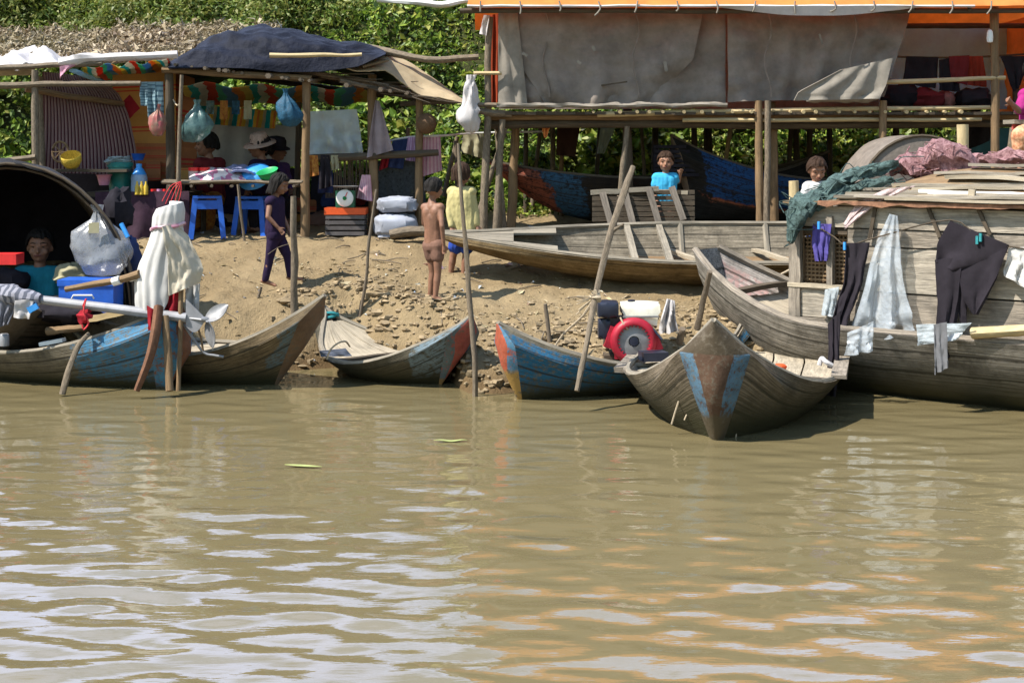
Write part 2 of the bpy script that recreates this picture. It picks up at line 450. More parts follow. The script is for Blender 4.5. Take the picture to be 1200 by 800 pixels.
# ---------------------------------------------------------------- setting
TAB = [(-60, -14), (-3, -1.3), (0, 0), (.25, .16), (.6, .33), (1.0, .43), (1.6, .55), (2.2, .67), (3.7, 1.03), (5.2, 1.13), (6.6, 1.25), (7.3, 1.55),
       (7.9, 2.9), (8.4, 3.85), (8.9, 4.2), (11, 4.3), (14, 4.3), (40, 4.4), (400, 6)]
def shore(x): return 11.28+1.0*sstep(-.30, -.62, x)+.55*sstep(1.0, 2.0, x)+.48*math.exp(-((x+1.55)/.42)**2)+.10*math.sin(x*1.9+.6)+.06*math.sin(x*4.7)
def prof(s):
    for (a, za), (b, zb) in zip(TAB, TAB[1:]):
        if s <= b: return lerp(za, zb, (s-a)/(b-a))
    return TAB[-1][1]
def gz(x, y):
    d = y-shore(clamp(x, -9, 9)); q = prof(y-11.28)
    return q if d > 1.2 else min(q, d*.62 if d < 0 else d*1.05)
def gfull(x, y):
    s = y-shore(clamp(x, -9, 9)); z = gz(x, y)
    if -.6 < s < 8 and abs(x) < 11:
        a = sstep(-.4, .25, s)
        z += a*(.045*fbm((x*1.1, y*1.1, 3), 3)+.036*fbm((x*5, y*5, 8), 5))
        k = sstep(0, .2, s)*sstep(1.3, .5, s)
        c = noise.noise(V((x*6.5, y*7.5, 1)))
        z += k*(.06*max(0, c)+.035*abs(noise.noise(V((x*15, y*15, 4)))))
    return z
xs = [-300, -120, -60, -30, -18, -13, -10, -8]+list(np.arange(-6.6, 6.6, .05))+[7, 8, 10, 13, 18, 30, 60, 120, 300]
ys = [-60, 0, 6, 9, 10]+list(np.arange(10.6, 13.8, .045))+list(np.arange(13.8, 16.4, .07))+[16.6, 17, 17.5, 18, 18.4, 18.8, 19.2, 19.6, 20, 20.5, 21, 22, 24, 27, 35, 60, 120, 320]
mb = MB()
mb.grid([V((x, y, gfull(x, y))) for y in ys for x in xs], len(xs), len(ys), [(x, y) for y in ys for x in xs])
m, nt = newmat('dry_mud')
n1 = tex(nt, 'UV', 1.2, 6, .65, rand=False); n2 = tex(nt, 'UV', 9, 7, .7, rand=False); n3 = tex(nt, 'UV', 60, 5, .7, rand=False)
c = mixc(nt, ramp(nt, n1, .3, .7), (.21, .152, .082), (.325, .245, .142))
c = mixc(nt, mathn(nt, 'MULTIPLY', ramp(nt, n2, .5, .72), .65), c, (.17, .125, .072))
c = mixc(nt, mathn(nt, 'MULTIPLY', ramp(nt, n3, .58, .72), .5), c, (.42, .34, .21))
ge = nn(nt, 'ShaderNodeNewGeometry'); s3 = nn(nt, 'ShaderNodeSeparateXYZ'); nt.links.new(ge.outputs['Position'], s3.inputs[0])
zz = mathn(nt, 'ADD', s3.outputs[2], mathn(nt, 'MULTIPLY', mathn(nt, 'SUBTRACT', n2, .5), .12))
c = mixc(nt, ramp(nt, zz, .25, .06), c, (.135, .09, .046))
c = mixc(nt, ramp(nt, s3.outputs[2], 1.28, 1.6), c, (.05, .055, .02))
finish(nt, c, .95, mathn(nt, 'ADD', n2, mathn(nt, 'MULTIPLY', n3, .5)), .9, .045, spec=.1)
ground = kind(mb.build('ground', m, origin=(0, 0, 0)), 'structure')
tag(ground, 'dry tan mud bank sloping down to the brown river', 'ground')

# water: real ripples, long crests along x
def water():
    X = np.array([-300, -100, -40, -20, -12, -8]+list(np.arange(-6, 6.001, .055))+[8, 12, 20, 40, 100, 300])
    Y = np.array([-120, -40, -15, -5, 0, 2, 3]+list(np.arange(4, 12.3, .021))+[13, 14])
    gx, gy = np.meshgrid(X, Y)
    z = np.zeros_like(gx); r = np.random.RandomState(5)
    for i in range(46):
        lam = math.exp(r.uniform(math.log(.09), math.log(.48)))
        th = r.normal(0, .45 if lam < .45 else .3)
        k = 2*math.pi/lam
        kx, ky = k*math.sin(th), k*math.cos(th)
        a = .0135*lam/(2*math.pi)*(1.25 if lam > .2 else .75)
        z += a*np.sin(kx*gx+ky*gy+r.uniform(0, 6.28)+.7*np.sin(gx*r.uniform(.4, 1.1)+gy*.5+i))
    amp = .55+.45*np.clip((9.5-gy)/3.5, 0, 1)+.25*np.sin(gx*.8+gy*.6)*.5
    fine = (np.abs(gx) < 6.05)&(gy > 3.9)&(gy < 12.35)
    z = np.where(fine, z*amp, 0)
    nx, ny = len(X), len(Y)
    me = bpy.data.meshes.new('river_water')
    co = np.stack([gx, gy, z], -1).reshape(-1, 3).astype(np.float32)
    i, j = np.meshgrid(np.arange(nx-1), np.arange(ny-1)); a = (j*nx+i).ravel()
    q = np.stack([a, a+1, a+nx+1, a+nx], 1).astype(np.int32)
    fill(me, co, q)
    return me
def fill(me, co, q, uv=None):
    me.vertices.add(len(co)); me.vertices.foreach_set('co', np.ascontiguousarray(co, dtype=np.float32).ravel())
    n = len(q)
    me.loops.add(n*4); me.loops.foreach_set('vertex_index', np.ascontiguousarray(q, dtype=np.int32).ravel())
    me.polygons.add(n); me.polygons.foreach_set('loop_start', np.arange(0, n*4, 4, dtype=np.int32))
    me.polygons.foreach_set('use_smooth', np.ones(n, dtype=bool))
    me.update(calc_edges=True); me.validate()
me = water()
m, nt = newmat('muddy_water')
n1 = tex(nt, 'Object', .6, 3, .5, (1, 2, 1), False); n3 = tex(nt, 'Object', 7, 3, .5, (1, 3.4, 1), False)
c = mixc(nt, n1, (.132, .106, .052), (.158, .128, .066))
finish(nt, c, .035, n3, .10, .012, spec=.5)
nt.nodes['Principled BSDF'].inputs['IOR'].default_value = 1.45
me.materials.append(m)
water_o = bpy.data.objects.new('river_water', me); COL.objects.link(water_o)
tag(kind(water_o, 'structure'), 'rippled muddy brown river water reflecting the sky', 'water')

# hill greenery -------------------------------------------------
def bulge(x, y):
    return .55*noise.noise(V((x*.75, y*1.1, 2)))+.34*noise.noise(V((x*1.9, y*2.2, 7)))+.08*noise.noise(V((x*5, y*5, 1)))
def leafmat(name, cols, trans=.36):
    m, nt = newmat(name)
    ge = nn(nt, 'ShaderNodeNewGeometry')
    r = nn(nt, 'ShaderNodeValToRGB'); el = r.color_ramp.elements
    while len(el) < len(cols): el.new(.5)
    for i, (e, c) in enumerate(zip(el, cols)): e.position = i/(len(cols)-1); e.color = (*c, 1)
    nt.links.new(ge.outputs['Random Per Island'], r.inputs[0])
    n1 = tex(nt, 'Object', 1.0, 4, .6, rand=False)
    c = mixc(nt, ramp(nt, n1, .4, .68), r.outputs[0], mixc(nt, .55, r.outputs[0], (.10, .10, .02)))
    finish(nt, c, .5, trans=trans, spec=.45)
    return m
def leaves(name, pts, nrm, size, mat_, seed, asp=.6, spread=.8, bend=.25, droop=0):
    r = np.random.RandomState(seed); n = len(pts)
    pts = np.array(pts); d = np.array(nrm)+r.normal(0, spread, (n, 3)); d /= np.linalg.norm(d, axis=1)[:, None]
    t = r.normal(0, 1, (n, 3)); t[:, 2] -= droop; t -= d*(t*d).sum(1)[:, None]; t /= np.linalg.norm(t, axis=1)[:, None]
    b = np.cross(d, t); s = (np.array(size)*r.uniform(.6, 1.35, n))[:, None]
    p0 = pts-t*s*.5; p2 = pts+t*s*.5-d*s*bend*.5; p1 = pts+b*s*asp*.5+d*s*bend*.3; p3 = pts-b*s*asp*.5+d*s*bend*.3
    co = np.stack([p0, p1, p2, p3], 1).reshape(-1, 3)
    me = bpy.data.meshes.new(name); fill(me, co, np.arange(n*4).reshape(n, 4))
    me.polygons.foreach_set('use_smooth', np.zeros(n, dtype=bool))
    me.materials.append(mat_); o = bpy.data.objects.new(name, me); COL.objects.link(o)
    return o
M['leaf'] = leafmat('vine_leaf', [(.012, .03, .006), (.06, .125, .018), (.14, .25, .03), (.22, .34, .04), (.33, .42, .06), (.42, .40, .10)])
M['grass'] = leafmat('grass_blade', [(.07, .13, .015), (.14, .22, .03), (.22, .28, .05), (.32, .30, .08), (.09, .17, .03)])
M['dry'] = leafmat('dry_leaf', [(.07, .042, .022), (.20, .135, .075), (.32, .235, .135), (.44, .345, .22), (.13, .08, .042)], .15)
M['straw'] = leafmat('straw_bit', [(.28, .2, .11), (.42, .33, .18), (.55, .46, .3), (.22, .15, .08), (.6, .5, .36)], 0)
def hillpt(x, y):
    z = gz(x, y)
    e = .05
    n = V((-(gz(x+e, y)-gz(x-e, y))/(2*e), -(gz(x, y+e)-gz(x, y-e))/(2*e), 1)).normalized()
    return V((x, y, z)), n
pts, nr, sz, gp, gn = [], [], [], [], []
r = np.random.RandomState(3)
for i in range(150000):
    x = r.uniform(-8.6, 8.9); y = r.uniform(17.4, 20.7)
    if y > 19.9 and r.rand() < .55: continue
    p, n = hillpt(x, y)
    b = bulge(x, y)
    cl = noise.noise(V((x*2.6, y*2.6, p.z*2.6)))
    if cl < -.32 and r.rand() < .7: continue
    dep = .22+b-abs(r.normal(0, .16))
    p = p+n*max(.0, dep)
    edge = -1.9+.9*noise.noise(V((x*.8, 4, 1)))
    if x < edge and p.z > 3.30+.22*noise.noise(V((x*1.3, 2, 2)))+max(0, (x+4.5)*.2):
        gp.append(p+V((0, 0, r.uniform(0, .08)))); gn.append((0, -.35, .35)); continue
    pts.append(p); nr.append(n); sz.append(r.choice([.055, .09, .13, .17], p=[.36, .36, .2, .08])*(1.25 if noise.noise(V((x*.9, y, 8))) > .1 else .85))
tag(kind(leaves('vine_foliage', pts, nr, sz, M['leaf'], 1), 'stuff'), 'dense green leafy vines covering the slope behind the shelters', 'foliage')
gp2 = np.repeat(np.array(gp), 3, 0)+r.normal(0, .05, (len(gp)*3, 3)); gn2 = np.repeat(np.array(gn), 3, 0)
tag(kind(leaves('grass', gp2, gn2, [.11]*len(gp2), M['grass'], 2, .30, .7, .3, -.5), 'stuff'), 'light yellow green grass on top of the slope', 'grass')
# low weeds on the flat under the stilt house
pts, nr = [], []
for i in range(9000):
    x = r.uniform(-2.2, 6.6); y = r.uniform(16.7, 18.4)
    h = .55*max(0, noise.noise(V((x*1.4, y*1.4, 5)))+.25)
    pts.append(V((x, y, gz(x, y)+r.rand()*h))); nr.append((0, -.4, .7))
tag(kind(leaves('ground_weeds', pts, nr, [.075]*len(pts), M['leaf'], 4), 'stuff'), 'low green weeds on the ground at the foot of the slope', 'weeds')
# straw and chips on the mud
pts, nr = [], []
for i in range(2600):
    x = r.uniform(-5.2, 5); y = 11.75+4.2*r.rand()**1.3
    if noise.noise(V((x*.9, y*.9, 0))) < -.05+.3*(r.rand()-.5): continue
    pts.append(V((x, y, gfull(x, y)+.008))); nr.append((0, 0, 1))
tag(kind(leaves('straw_litter', pts, nr, r.choice([.03, .045, .07, .11], len(pts), p=[.55, .25, .14, .06]), M['straw'], 6, .35, .25, .15), 'stuff'), 'straw chips and dry leaf bits scattered on the mud bank', 'litter')
pts, nr = [], []
for i in range(150):
    x = r.uniform(-5, 4.5); y = 11.9+3.9*r.rand()**1.2
    pts.append(V((x, y, gfull(x, y)+.012))); nr.append((0, 0, 1))
M['scrap'] = leafmat('scrap_bit', [(.7, .7, .68), (.55, .6, .66), (.75, .72, .62), (.4, .12, .1), (.1, .2, .4), (.7, .7, .7)], .1)
tag(kind(leaves('rubbish_bits', pts, nr, r.choice([.04, .07, .12], len(pts), p=[.6, .3, .1]), M['scrap'], 16, .6, .3, .5), 'stuff'), 'small pale plastic and paper bits scattered over the mud bank', 'rubbish')
mb = MB()
for i in range(150):
    x = r.uniform(-5, 4.5); y = 11.8+3.9*r.rand()**1.1; a = r.uniform(0, 6.28); L = r.uniform(.06, .34)
    if y < shore(x)+.15: continue
    q = V((x+L*math.cos(a), y+L*math.sin(a), 0))
    mb.tube([V((x, y, gfull(x, y)+.012)), V(((x+q.x)/2+r.uniform(-.02, .02), (y+q.y)/2, gfull((x+q.x)/2, (y+q.y)/2)+r.uniform(.012, .035))), V((q.x, q.y, gfull(q.x, q.y)+.012))], [.007, .006, .004], 5, 2)
tag(kind(mb.build('twigs', 'pole'), 'stuff'), 'broken twigs and stick ends lying about on the mud bank', 'twigs')
# clods on the steep edge
mb = MB()
for i in range(2600):
    x = r.uniform(-2.2, 2.6); s = r.uniform(.03, 1.6)
    y = shore(x)+s
    if r.rand() < sstep(.8, 1.6, s)*.8: continue
    q = r.uniform(.006, .026)*(1.25 if s < .9 else .8)*(1.5 if r.rand() < .12 else 1)
    mb.ball((x, y, gfull(x, y)+q*.1), (q*r.uniform(.9, 1.7), q*r.uniform(.7, 1.3), q*r.uniform(.4, .8)), 6, 4, .9, 1.7, rotz=r.uniform(0, 3))
m2 = mat('clod_mud', (.26, .195, .115), .45, 9, stain=.35, bstr=.6)
tag(kind(mb.build('mud_clods', m2, smooth=35), 'stuff'), 'crumbled dry mud clods along the steep bank edge', 'clods')
# sky, sun, camera
w = bpy.data.worlds.new('World'); scn.world = w; w.use_nodes = True
nt = w.node_tree; nt.nodes.clear()
S = V((-.68, -.30, 1.0)).normalized()
sky = nn(nt, 'ShaderNodeTexSky', sky_type='NISHITA', sun_disc=False)
sky.sun_elevation = math.asin(S.z); sky.sun_rotation = math.atan2(S.x, S.y) % (2*math.pi)
sky.air_density = 2.2; sky.dust_density = .7; sky.ozone_density = 6
bg = nn(nt, 'ShaderNodeBackground'); bg.inputs[1].default_value = .11
wo = nn(nt, 'ShaderNodeOutputWorld'); tc = nn(nt, 'ShaderNodeTexCoord'); sp = nn(nt, 'ShaderNodeSeparateXYZ'); nt.links.new(tc.outputs['Generated'], sp.inputs[0])
mp = nn(nt, 'ShaderNodeMapping'); mp.inputs['Scale'].default_value = (1.6, 1.6, 4.5); nt.links.new(tc.outputs['Generated'], mp.inputs[0])
cn = nn(nt, 'ShaderNodeTexNoise'); cn.inputs['Scale'].default_value = 1.7; cn.inputs['Detail'].default_value = 7; nt.links.new(mp.outputs[0], cn.inputs['Vector'])
ck = mathn(nt, 'ADD', cn.outputs['Fac'], mathn(nt, 'MULTIPLY', sp.outputs[1], .26))     # hazy cloud bank, thickest to the north
ck = mathn(nt, 'MULTIPLY', ramp(nt, ck, .52, .72), mathn(nt, 'MULTIPLY', ramp(nt, sp.outputs[2], .85, .45), ramp(nt, sp.outputs[2], -.02, .08)))
cc = mixc(nt, ck, sky.outputs[0], (9.8, 11.8, 18.2))
nt.links.new(cc, bg.inputs[0]); nt.links.new(bg.outputs[0], wo.inputs[0])
sl = bpy.data.lights.new('sun', 'SUN'); sl.energy = 5.0; sl.angle = math.radians(.5); sl.color = (1, .94, .84)
so = bpy.data.objects.new('sun', sl); COL.objects.link(so); so.rotation_euler = (-S).to_track_quat('-Z', 'Y').to_euler(); so.location = S*60
cd = bpy.data.cameras.new('camera'); cam = bpy.data.objects.new('camera', cd); COL.objects.link(cam)
cam.location = (0, 0, H); cam.rotation_euler = (math.pi/2, 0, 0)
cd.sensor_width = 36; cd.lens = 36*F/1200; cd.shift_y = -(400-YH)/1200; cd.clip_start = .05; cd.clip_end = 2000
scn.camera = cam
scn.view_settings.view_transform = 'Standard'; scn.view_settings.look = 'None'; scn.view_settings.exposure = .84; scn.view_settings.gamma = 1
scn.view_settings.use_curve_mapping = False
scn.cycles.use_denoising = True
scn.cycles.max_bounces = 7; scn.cycles.transparent_max_bounces = 8; scn.cycles.diffuse_bounces = 3; scn.cycles.glossy_bounces = 3
# ---------------------------------------------------------------- boats
class Hull:
    """bow at +x. local frame -> world by matrix"""
    def __init__(s, bow, stern, zb, B, D, draft=.12, roll=0, Tb=.4, Ts=.4, rb=.5, rs=.35, kb=.1, ks=.1,
                 Wb=.16, Ws=.13, rakeb=.35, rakes=.3, bulge=.08, pw=.5, t=.035, N=34, peakb=1, peaks=1, wx=.85, rx=2.3, bx=4):
        s.__dict__.update(locals())
        b, e = V(bow), V(stern)
        d = V((b.x-e.x, b.y-e.y, 0)); s.L = d.length; ang = math.atan2(d.y, d.x)
        mid = (b+e)/2
        s.M = Matrix.Translation((mid.x, mid.y, zb)) @ Matrix.Rotation(ang, 4, 'Z') @ Matrix.Rotation(roll, 4, 'X')
    def par(s, q):
        bow = q >= .5
        e = 1-q if bow else q
        T, W = (s.Tb, s.Wb) if bow else (s.Ts, s.Ws)
        t = clamp(e/T)
        return bow, t, W
    def loc(s, q, v, side, inner=False):
        bow, t, W = s.par(q)
        rise, kr, rake, pk = (s.rb, s.kb, s.rakeb, s.peakb) if bow else (s.rs, s.ks, s.rakes, s.peaks)
        w = lerp(W, s.B/2, math.sin(t*math.pi/2)**s.wx)
        zg = s.D+rise*(1-t)**s.rx; zk = kr*(1-t)**2.2
        kite = (v/.76)**.9 if v < .76 else 1-(v-.76)/.24*.93*pk
        wid = w*lerp(v**s.pw, kite, (1-t)**s.bx)
        z = zk+(zg-zk)*v
        x = -s.L/2+q*s.L+(1 if bow else -1)*rake*(1-t)**2*(v-.6)
        if inner:
            wid = max(wid-s.t, .0); z = zk+s.t+(zg-zk-s.t)*v
        return V((x, side*wid, z-s.draft))
    def pt(s, q, v, side, inner=False, up=0):
        p = s.M @ s.loc(q, v, side, inner)
        return p+V((0, 0, up))
    def shell(s):
        mb = MB(); N = s.N; vv = [0, .04, .1, .18, .28, .38, .5, .6, .69, .76, .83, .91, 1]
        row = [(v, -1) for v in reversed(vv)]+[(v, 1) for v in vv[1:]]
        for inner in (False, True):
            pts, uv = [], []
            for i in range(N+1):
                q = i/N; q = .5-.5*math.cos(q*math.pi)*1.0
                for (v, sd) in row:
                    pts.append(s.pt(q, v, sd, inner)); uv.append((q, v))
            mb.grid(pts, len(row), N+1, uv, 2 if inner else 0)
        n, tot = len(row), len(row)*(N+1)
        fs = []
        for i in range(N):
            for k in (0, n-1):
                a = i*n+k; fs.append((a, a+n, tot+a+n, tot+a))
        mb.f += fs; mb.mi += [2]*len(fs)
        for bow in (0, 1):                     # bulged end plates
            q = 1 if bow else 0
            pts, uv = [], []
            for v in vv:
                a, b = s.loc(q, v, -1), s.loc(q, v, 1)
                for k in range(9):
                    u = k/8*2-1
                    p = a.lerp(b, k/8); p.x += (1 if bow else -1)*s.bulge*(1-u*u)*(1.4*min(v, 1-v)+.25)
                    pts.append(s.M @ p); uv.append((u, v))
            mb.grid(pts, 9, len(vv), uv, 1)
        return mb
    def rail(s, side, r=.022, q0=.0, q1=1, inn=0):
        return MB().tube([s.pt(lerp(q0, q1, i/24), 1, side, True, .0)+V((0, 0, .006)) for i in range(25)], r, 6, 1, jit=.25)
    def deck(s, q0, q1, v=.93, n=1, t=.02, mb=None):
        mb = mb or MB()
        for k in range(n):
            a, b = lerp(q0, q1, (k+.03)/n), lerp(q0, q1, (k+.97)/n)
            def fn(u, w):
                q = lerp(a, b, w)
                return s.pt(q, v, -1, True).lerp(s.pt(q, v, 1, True), u)
            mb.sheet(fn, 6, 6 if n == 1 else 3, t, ulen=1.2, vlen=(b-a)*s.L)
        return mb
    def ldeck(s, q0, q1, n, v=.93, t=.022, mb=None, gap=.03, only=None):
        """long boards running with the boat"""
        mb = mb or MB()
        for k in (only or range(n)):
            u0, u1 = (k+gap)/n, (k+1-gap)/n; off = rnd.uniform(-.008, .008)
            def fn(u, w):
                q = lerp(q0, q1, u); x = lerp(u0, u1, w)
                return s.pt(q, v, -1, True).lerp(s.pt(q, v, 1, True), x)+V((0, 0, off))
            o = len(mb.uv); mb.sheet(fn, 12, 3, t, ulen=(q1-q0)*s.L, vlen=.2)
            mb.uv[o:] = [(a+k*3.3, b+k*1.7) for a, b in mb.uv[o:]]
        return mb
    def thwart(s, q, v=.9, w=.09, t=.03):
        return MB().plank(s.pt(q, v, -1, True), s.pt(q, v, 1, True), w, t)
    def rib(s, q, r=.02, v0=0):
        return MB().tube([s.pt(q, max(v, .02), -1, True) for v in (1, .7, .4, .15, .03)]+[s.pt(q, max(v, .02), 1, True) for v in (.15, .4, .7, 1)], r, 5, 2)
def platemat(name, main, flank=None, sw=.35, top=None, low=None):
    m, nt = newmat(name)
    tc = nn(nt, 'ShaderNodeTexCoord'); sp = nn(nt, 'ShaderNodeSeparateXYZ'); nt.links.new(tc.outputs['UV'], sp.inputs[0])
    n2 = tex(nt, 'Object', 7, 7, .75); n4 = tex(nt, 'Object', 26, 5, .7)
    wob = mathn(nt, 'MULTIPLY', mathn(nt, 'SUBTRACT', n2, .5), .14)
    c = mixc(nt, ramp(nt, n2, .3, .7), tuple(x*.65 for x in main), tuple(min(1, x*1.3) for x in main))
    if flank:
        u = mathn(nt, 'ADD', mathn(nt, 'ABSOLUTE', sp.outputs[0]), wob)
        lim = mathn(nt, 'ADD', mathn(nt, 'MULTIPLY', sp.outputs[1], sw), .12)
        k = mathn(nt, 'MULTIPLY', mathn(nt, 'GREATER_THAN', u, lim), ramp(nt, mathn(nt, 'ADD', mathn(nt, 'MULTIPLY', n4, .5), mathn(nt, 'MULTIPLY', n2, .5)), .40, .48))
        c = mixc(nt, k, c, mixc(nt, ramp(nt, n2, .3, .7), tuple(x*.6 for x in flank), tuple(x*1.3 for x in flank)))
    if top: c = mixc(nt, ramp(nt, mathn(nt, 'ADD', sp.outputs[1], mathn(nt, 'MULTIPLY', wob, .3)), .765, .775), c, mixc(nt, n4, tuple(x*.6 for x in top), top))
    if low: c = mixc(nt, ramp(nt, mathn(nt, 'ADD', sp.outputs[1], wob), low[0]+.05, low[0]), c, low[1])
    c = mixc(nt, ramp(nt, mathn(nt, 'ADD', mathn(nt, 'MULTIPLY', n4, .6), mathn(nt, 'MULTIPLY', n2, .4)), .52, .62), c, (.11, .09, .065))
    finish(nt, c, .75, mathn(nt, 'ADD', n2, n4), .5, .01, spec=.25)
    return m
BLUE = (.055, .17, .29)
def boat(name, label, h, hm, pm, im, group='small wooden boats pulled up at the river bank', rails='grey_wood'):
    c = h.M.translation
    root = thing(name, label, 'boat', (c.x, c.y, c.z-h.draft), group)
    h.shell().build('hull', [hm, pm, im], root, 40)
    if rails:
        for sd in (-1, 1): h.rail(sd).build('gunwale', rails, root)
    h.root = root
    return root
IN = hullmat('boat_inside', (.27, .23, .18), slime=0, seams=(.3, .62))
GR = (.17, .145, .105)
# far left dugout with blue bow
A = Hull((-2.80, 11.52), (-6.0, 13.0), 0, 1.0, .36, .1, Wb=.29, bulge=.22, rb=.42, rakeb=.2, Tb=.45, kb=.02)
ba = boat('wooden_canoe', 'grey wooden canoe with bright blue bow carrying the white draped engine', A,
     hullmat('left_hull', GR, [(.80, 1.1, -.1, 1.1, BLUE)]), platemat('left_plate', (.20, .085, .045), (.055, .19, .32), .3, low=(.12, (.07, .06, .04))), IN)
for q in (.62, .74): A.thwart(q).build('thwart', 'brown_wood', ba)
# second
Bh = Hull((-1.72, 11.62), (-4.0, 12.6), .02, .95, .33, .1, rb=.50, rakeb=.5, Wb=.2, bulge=.07, Tb=.42, kb=.03)
bb = boat('wooden_canoe', 'bare brown canoe with tall dark pointed bow beside the white draped engine', Bh,
     hullmat('second_hull', (.15, .11, .062), [(.93, 1.1, .3, .8, (.10, .13, .14))]), platemat('second_plate', (.14, .085, .05)), IN)
Bh.ldeck(.3, .8, 4).build('deck', 'pale_wood', bb)
# third, red tip
Ch = Hull((-.44, 11.55), (-1.66, 12.85), .03, 1.12, .23, .1, rb=.44, rakeb=.42, rs=.36, Wb=.17, bulge=.09, Tb=.5, Ts=.5, kb=.05, ks=.30)
bc = boat('wooden_canoe', 'dark mossy canoe with red painted bow plate and loose grey deck boards', Ch,
     hullmat('third_hull', (.095, .083, .058), [(.84, 1.1, .2, 1.1, (.15, .20, .23))]), platemat('third_plate', (.30, .075, .055), (.09, .12, .13), .75, low=(.1, (.25, .14, .05))), IN)
Ch.ldeck(.08, .42, 5, .97).build('deck', 'pale_wood', bc)
Ch.ldeck(.55, .78, 3, .8).build('deck', 'grey_wood', bc)
Ch.thwart(.47, .99, .07, .05).build('thwart', 'dark_wood', bc)
# blue boat
Dh = Hull((-.03, 10.98), (2.0, 12.2), .02, 1.02, .32, .1, rb=.36, rakeb=.22, rs=.34, Wb=.16, bulge=.08, Tb=.5, Ts=.45, kb=.02, ks=.15)
bd = boat('wooden_canoe', 'small canoe painted deep blue with red bow plate and a motor on board', Dh,
     hullmat('blue_hull', (.16, .14, .10), [(.05, 1.1, -.1, .93, (.02, .105, .20))]), platemat('blue_plate', (.36, .085, .045), (.06, .17, .27), .62, low=(.42, (.33, .2, .06))), IN)
Dh.ldeck(.2, .62, 4, .8).build('deck', 'grey_wood', bd)
Dh.thwart(.7, .95).build('thwart', 'grey_wood', bd)
# centre boat
Eh = Hull((1.36, 9.42), (2.2, 12.75), 0, 1.66, .42, .13, rb=.52, rakeb=.22, rs=.30, Wb=.235, bulge=.19, Tb=.40, Ts=.42, kb=.0, pw=.38, N=44, ks=.12, wx=.72, rx=4.6, bx=7)
be = boat('wooden_canoe', 'wide weathered canoe pointing its blue flanked bow straight across the water', Eh,
     hullmat('centre_hull', (.145, .11, .072), base2=(.27, .215, .155), slime=.46, seams=(.35, .6, .82)), platemat('centre_plate', (.085, .048, .03), (.075, .145, .21), .60, (.075, .056, .034), (.30, (.075, .058, .034))), IN)
Eh.ldeck(.2, .7, 6, .86).build('deck', 'pale_wood', be)
Eh.thwart(.76, .98, .12, .05).build('thwart', 'dark_wood', be)
Eh.thwart(.17, .97, .08, .05).build('thwart', 'grey_wood', be)
MB().plank(Eh.pt(.66, 1, -1)+V((-.03, -.02, -.02)), Eh.pt(.46, 1, -1)+V((-.03, 0, -.02)), .09, .04).build('side_board', 'board', be)
MB().plank(Eh.pt(.72, 1, 1)+V((.0, -.02, .02)), Eh.pt(.3, 1, 1)+V((.02, 0, .012)), .11, .025).build('side_board', 'board', be)
# big beached boat
def tiltz(px, py, Y): return P(px, py, Y)
Fh = Hull((-.66, 13.75), (4.7, 13.75), .67, 1.28, .40, .0, roll=math.radians(-15), rb=.10, rs=.1, Wb=.03, Ws=.06, kb=.36, ks=.1, rakeb=.25, Tb=.5, Ts=.35, bulge=.02, pw=.42, N=44, peakb=.5)
bf = boat('beached_boat', 'large open plank boat beached on the mud showing ribs and grey inside', Fh,
     hullmat('beached_hull', (.235, .155, .065), base2=(.33, .235, .12), slime=0, seams=(.86,)), hullmat('beached_plate', (.2, .14, .07), slime=0), hullmat('beached_inside', (.235, .20, .15), slime=0, seams=(.45, .75)))
Fh.ldeck(.865, .985, 4, .97, mb=Fh.ldeck(.79, .865, 4, .97, only=(0, 3))).build('deck', 'grey_wood', bf)
for q in (.66, .6): Fh.thwart(q, .95, .06, .05).build('thwart', 'grey_wood', bf)
for q in (.56, .40, .27, .15):
    Fh.rib(q, .028).build('rib', 'grey_wood', bf)
    MB().plank(Fh.pt(q+.025, .42, -1, True), Fh.pt(q-.03, .95, 1, True), .06, .035).build('thwart', 'pale_wood', bf)
Fh.ldeck(.1, .66, 4, .28).build('floor_board', 'brown_wood', bf)
# boats under the house, hull colours darkened to match the shade there
Gh = Hull((-.08, 15.75), (3.6, 16.5), 1.12, 1.1, .52, 0, rb=.20, rakeb=.5, kb=.30, Wb=.12, rs=.3, Tb=.42, bulge=.05)
bg_ = boat('dark_boat', 'boat coloured dark as shade, with orange and blue prow propped under the stilt house', Gh,
     hullmat('dark_hull', (.018, .015, .013), [(.88, 1.1, -.1, 1.1, (.21, .06, .035)), (.77, .88, -.1, 1.1, (.025, .075, .14))], slime=0), platemat('dark_plate', (.36, .09, .04)), 'dark_wood', 'boats stored under the stilt house', 'dark_wood')
Ih = Hull((1.87, 15.6), (5.2, 16.8), 1.10, 1.2, .52, 0, rb=.5, rakeb=.3, kb=.1, Wb=.12, rs=.2, Tb=.45, bulge=.05)
bi = boat('dark_boat', 'dark boat with bright blue bow flank and orange line near the child in blue', Ih,
     hullmat('dark_hull_blue', (.016, .015, .014), [(.62, .93, .34, 1.1, (.012, .055, .17)), (.6, .95, .28, .34, (.25, .08, .04))], slime=0), platemat('dark_plate2', (.12, .085, .06)), 'dark_wood', 'boats stored under the stilt house', 'dark_wood')
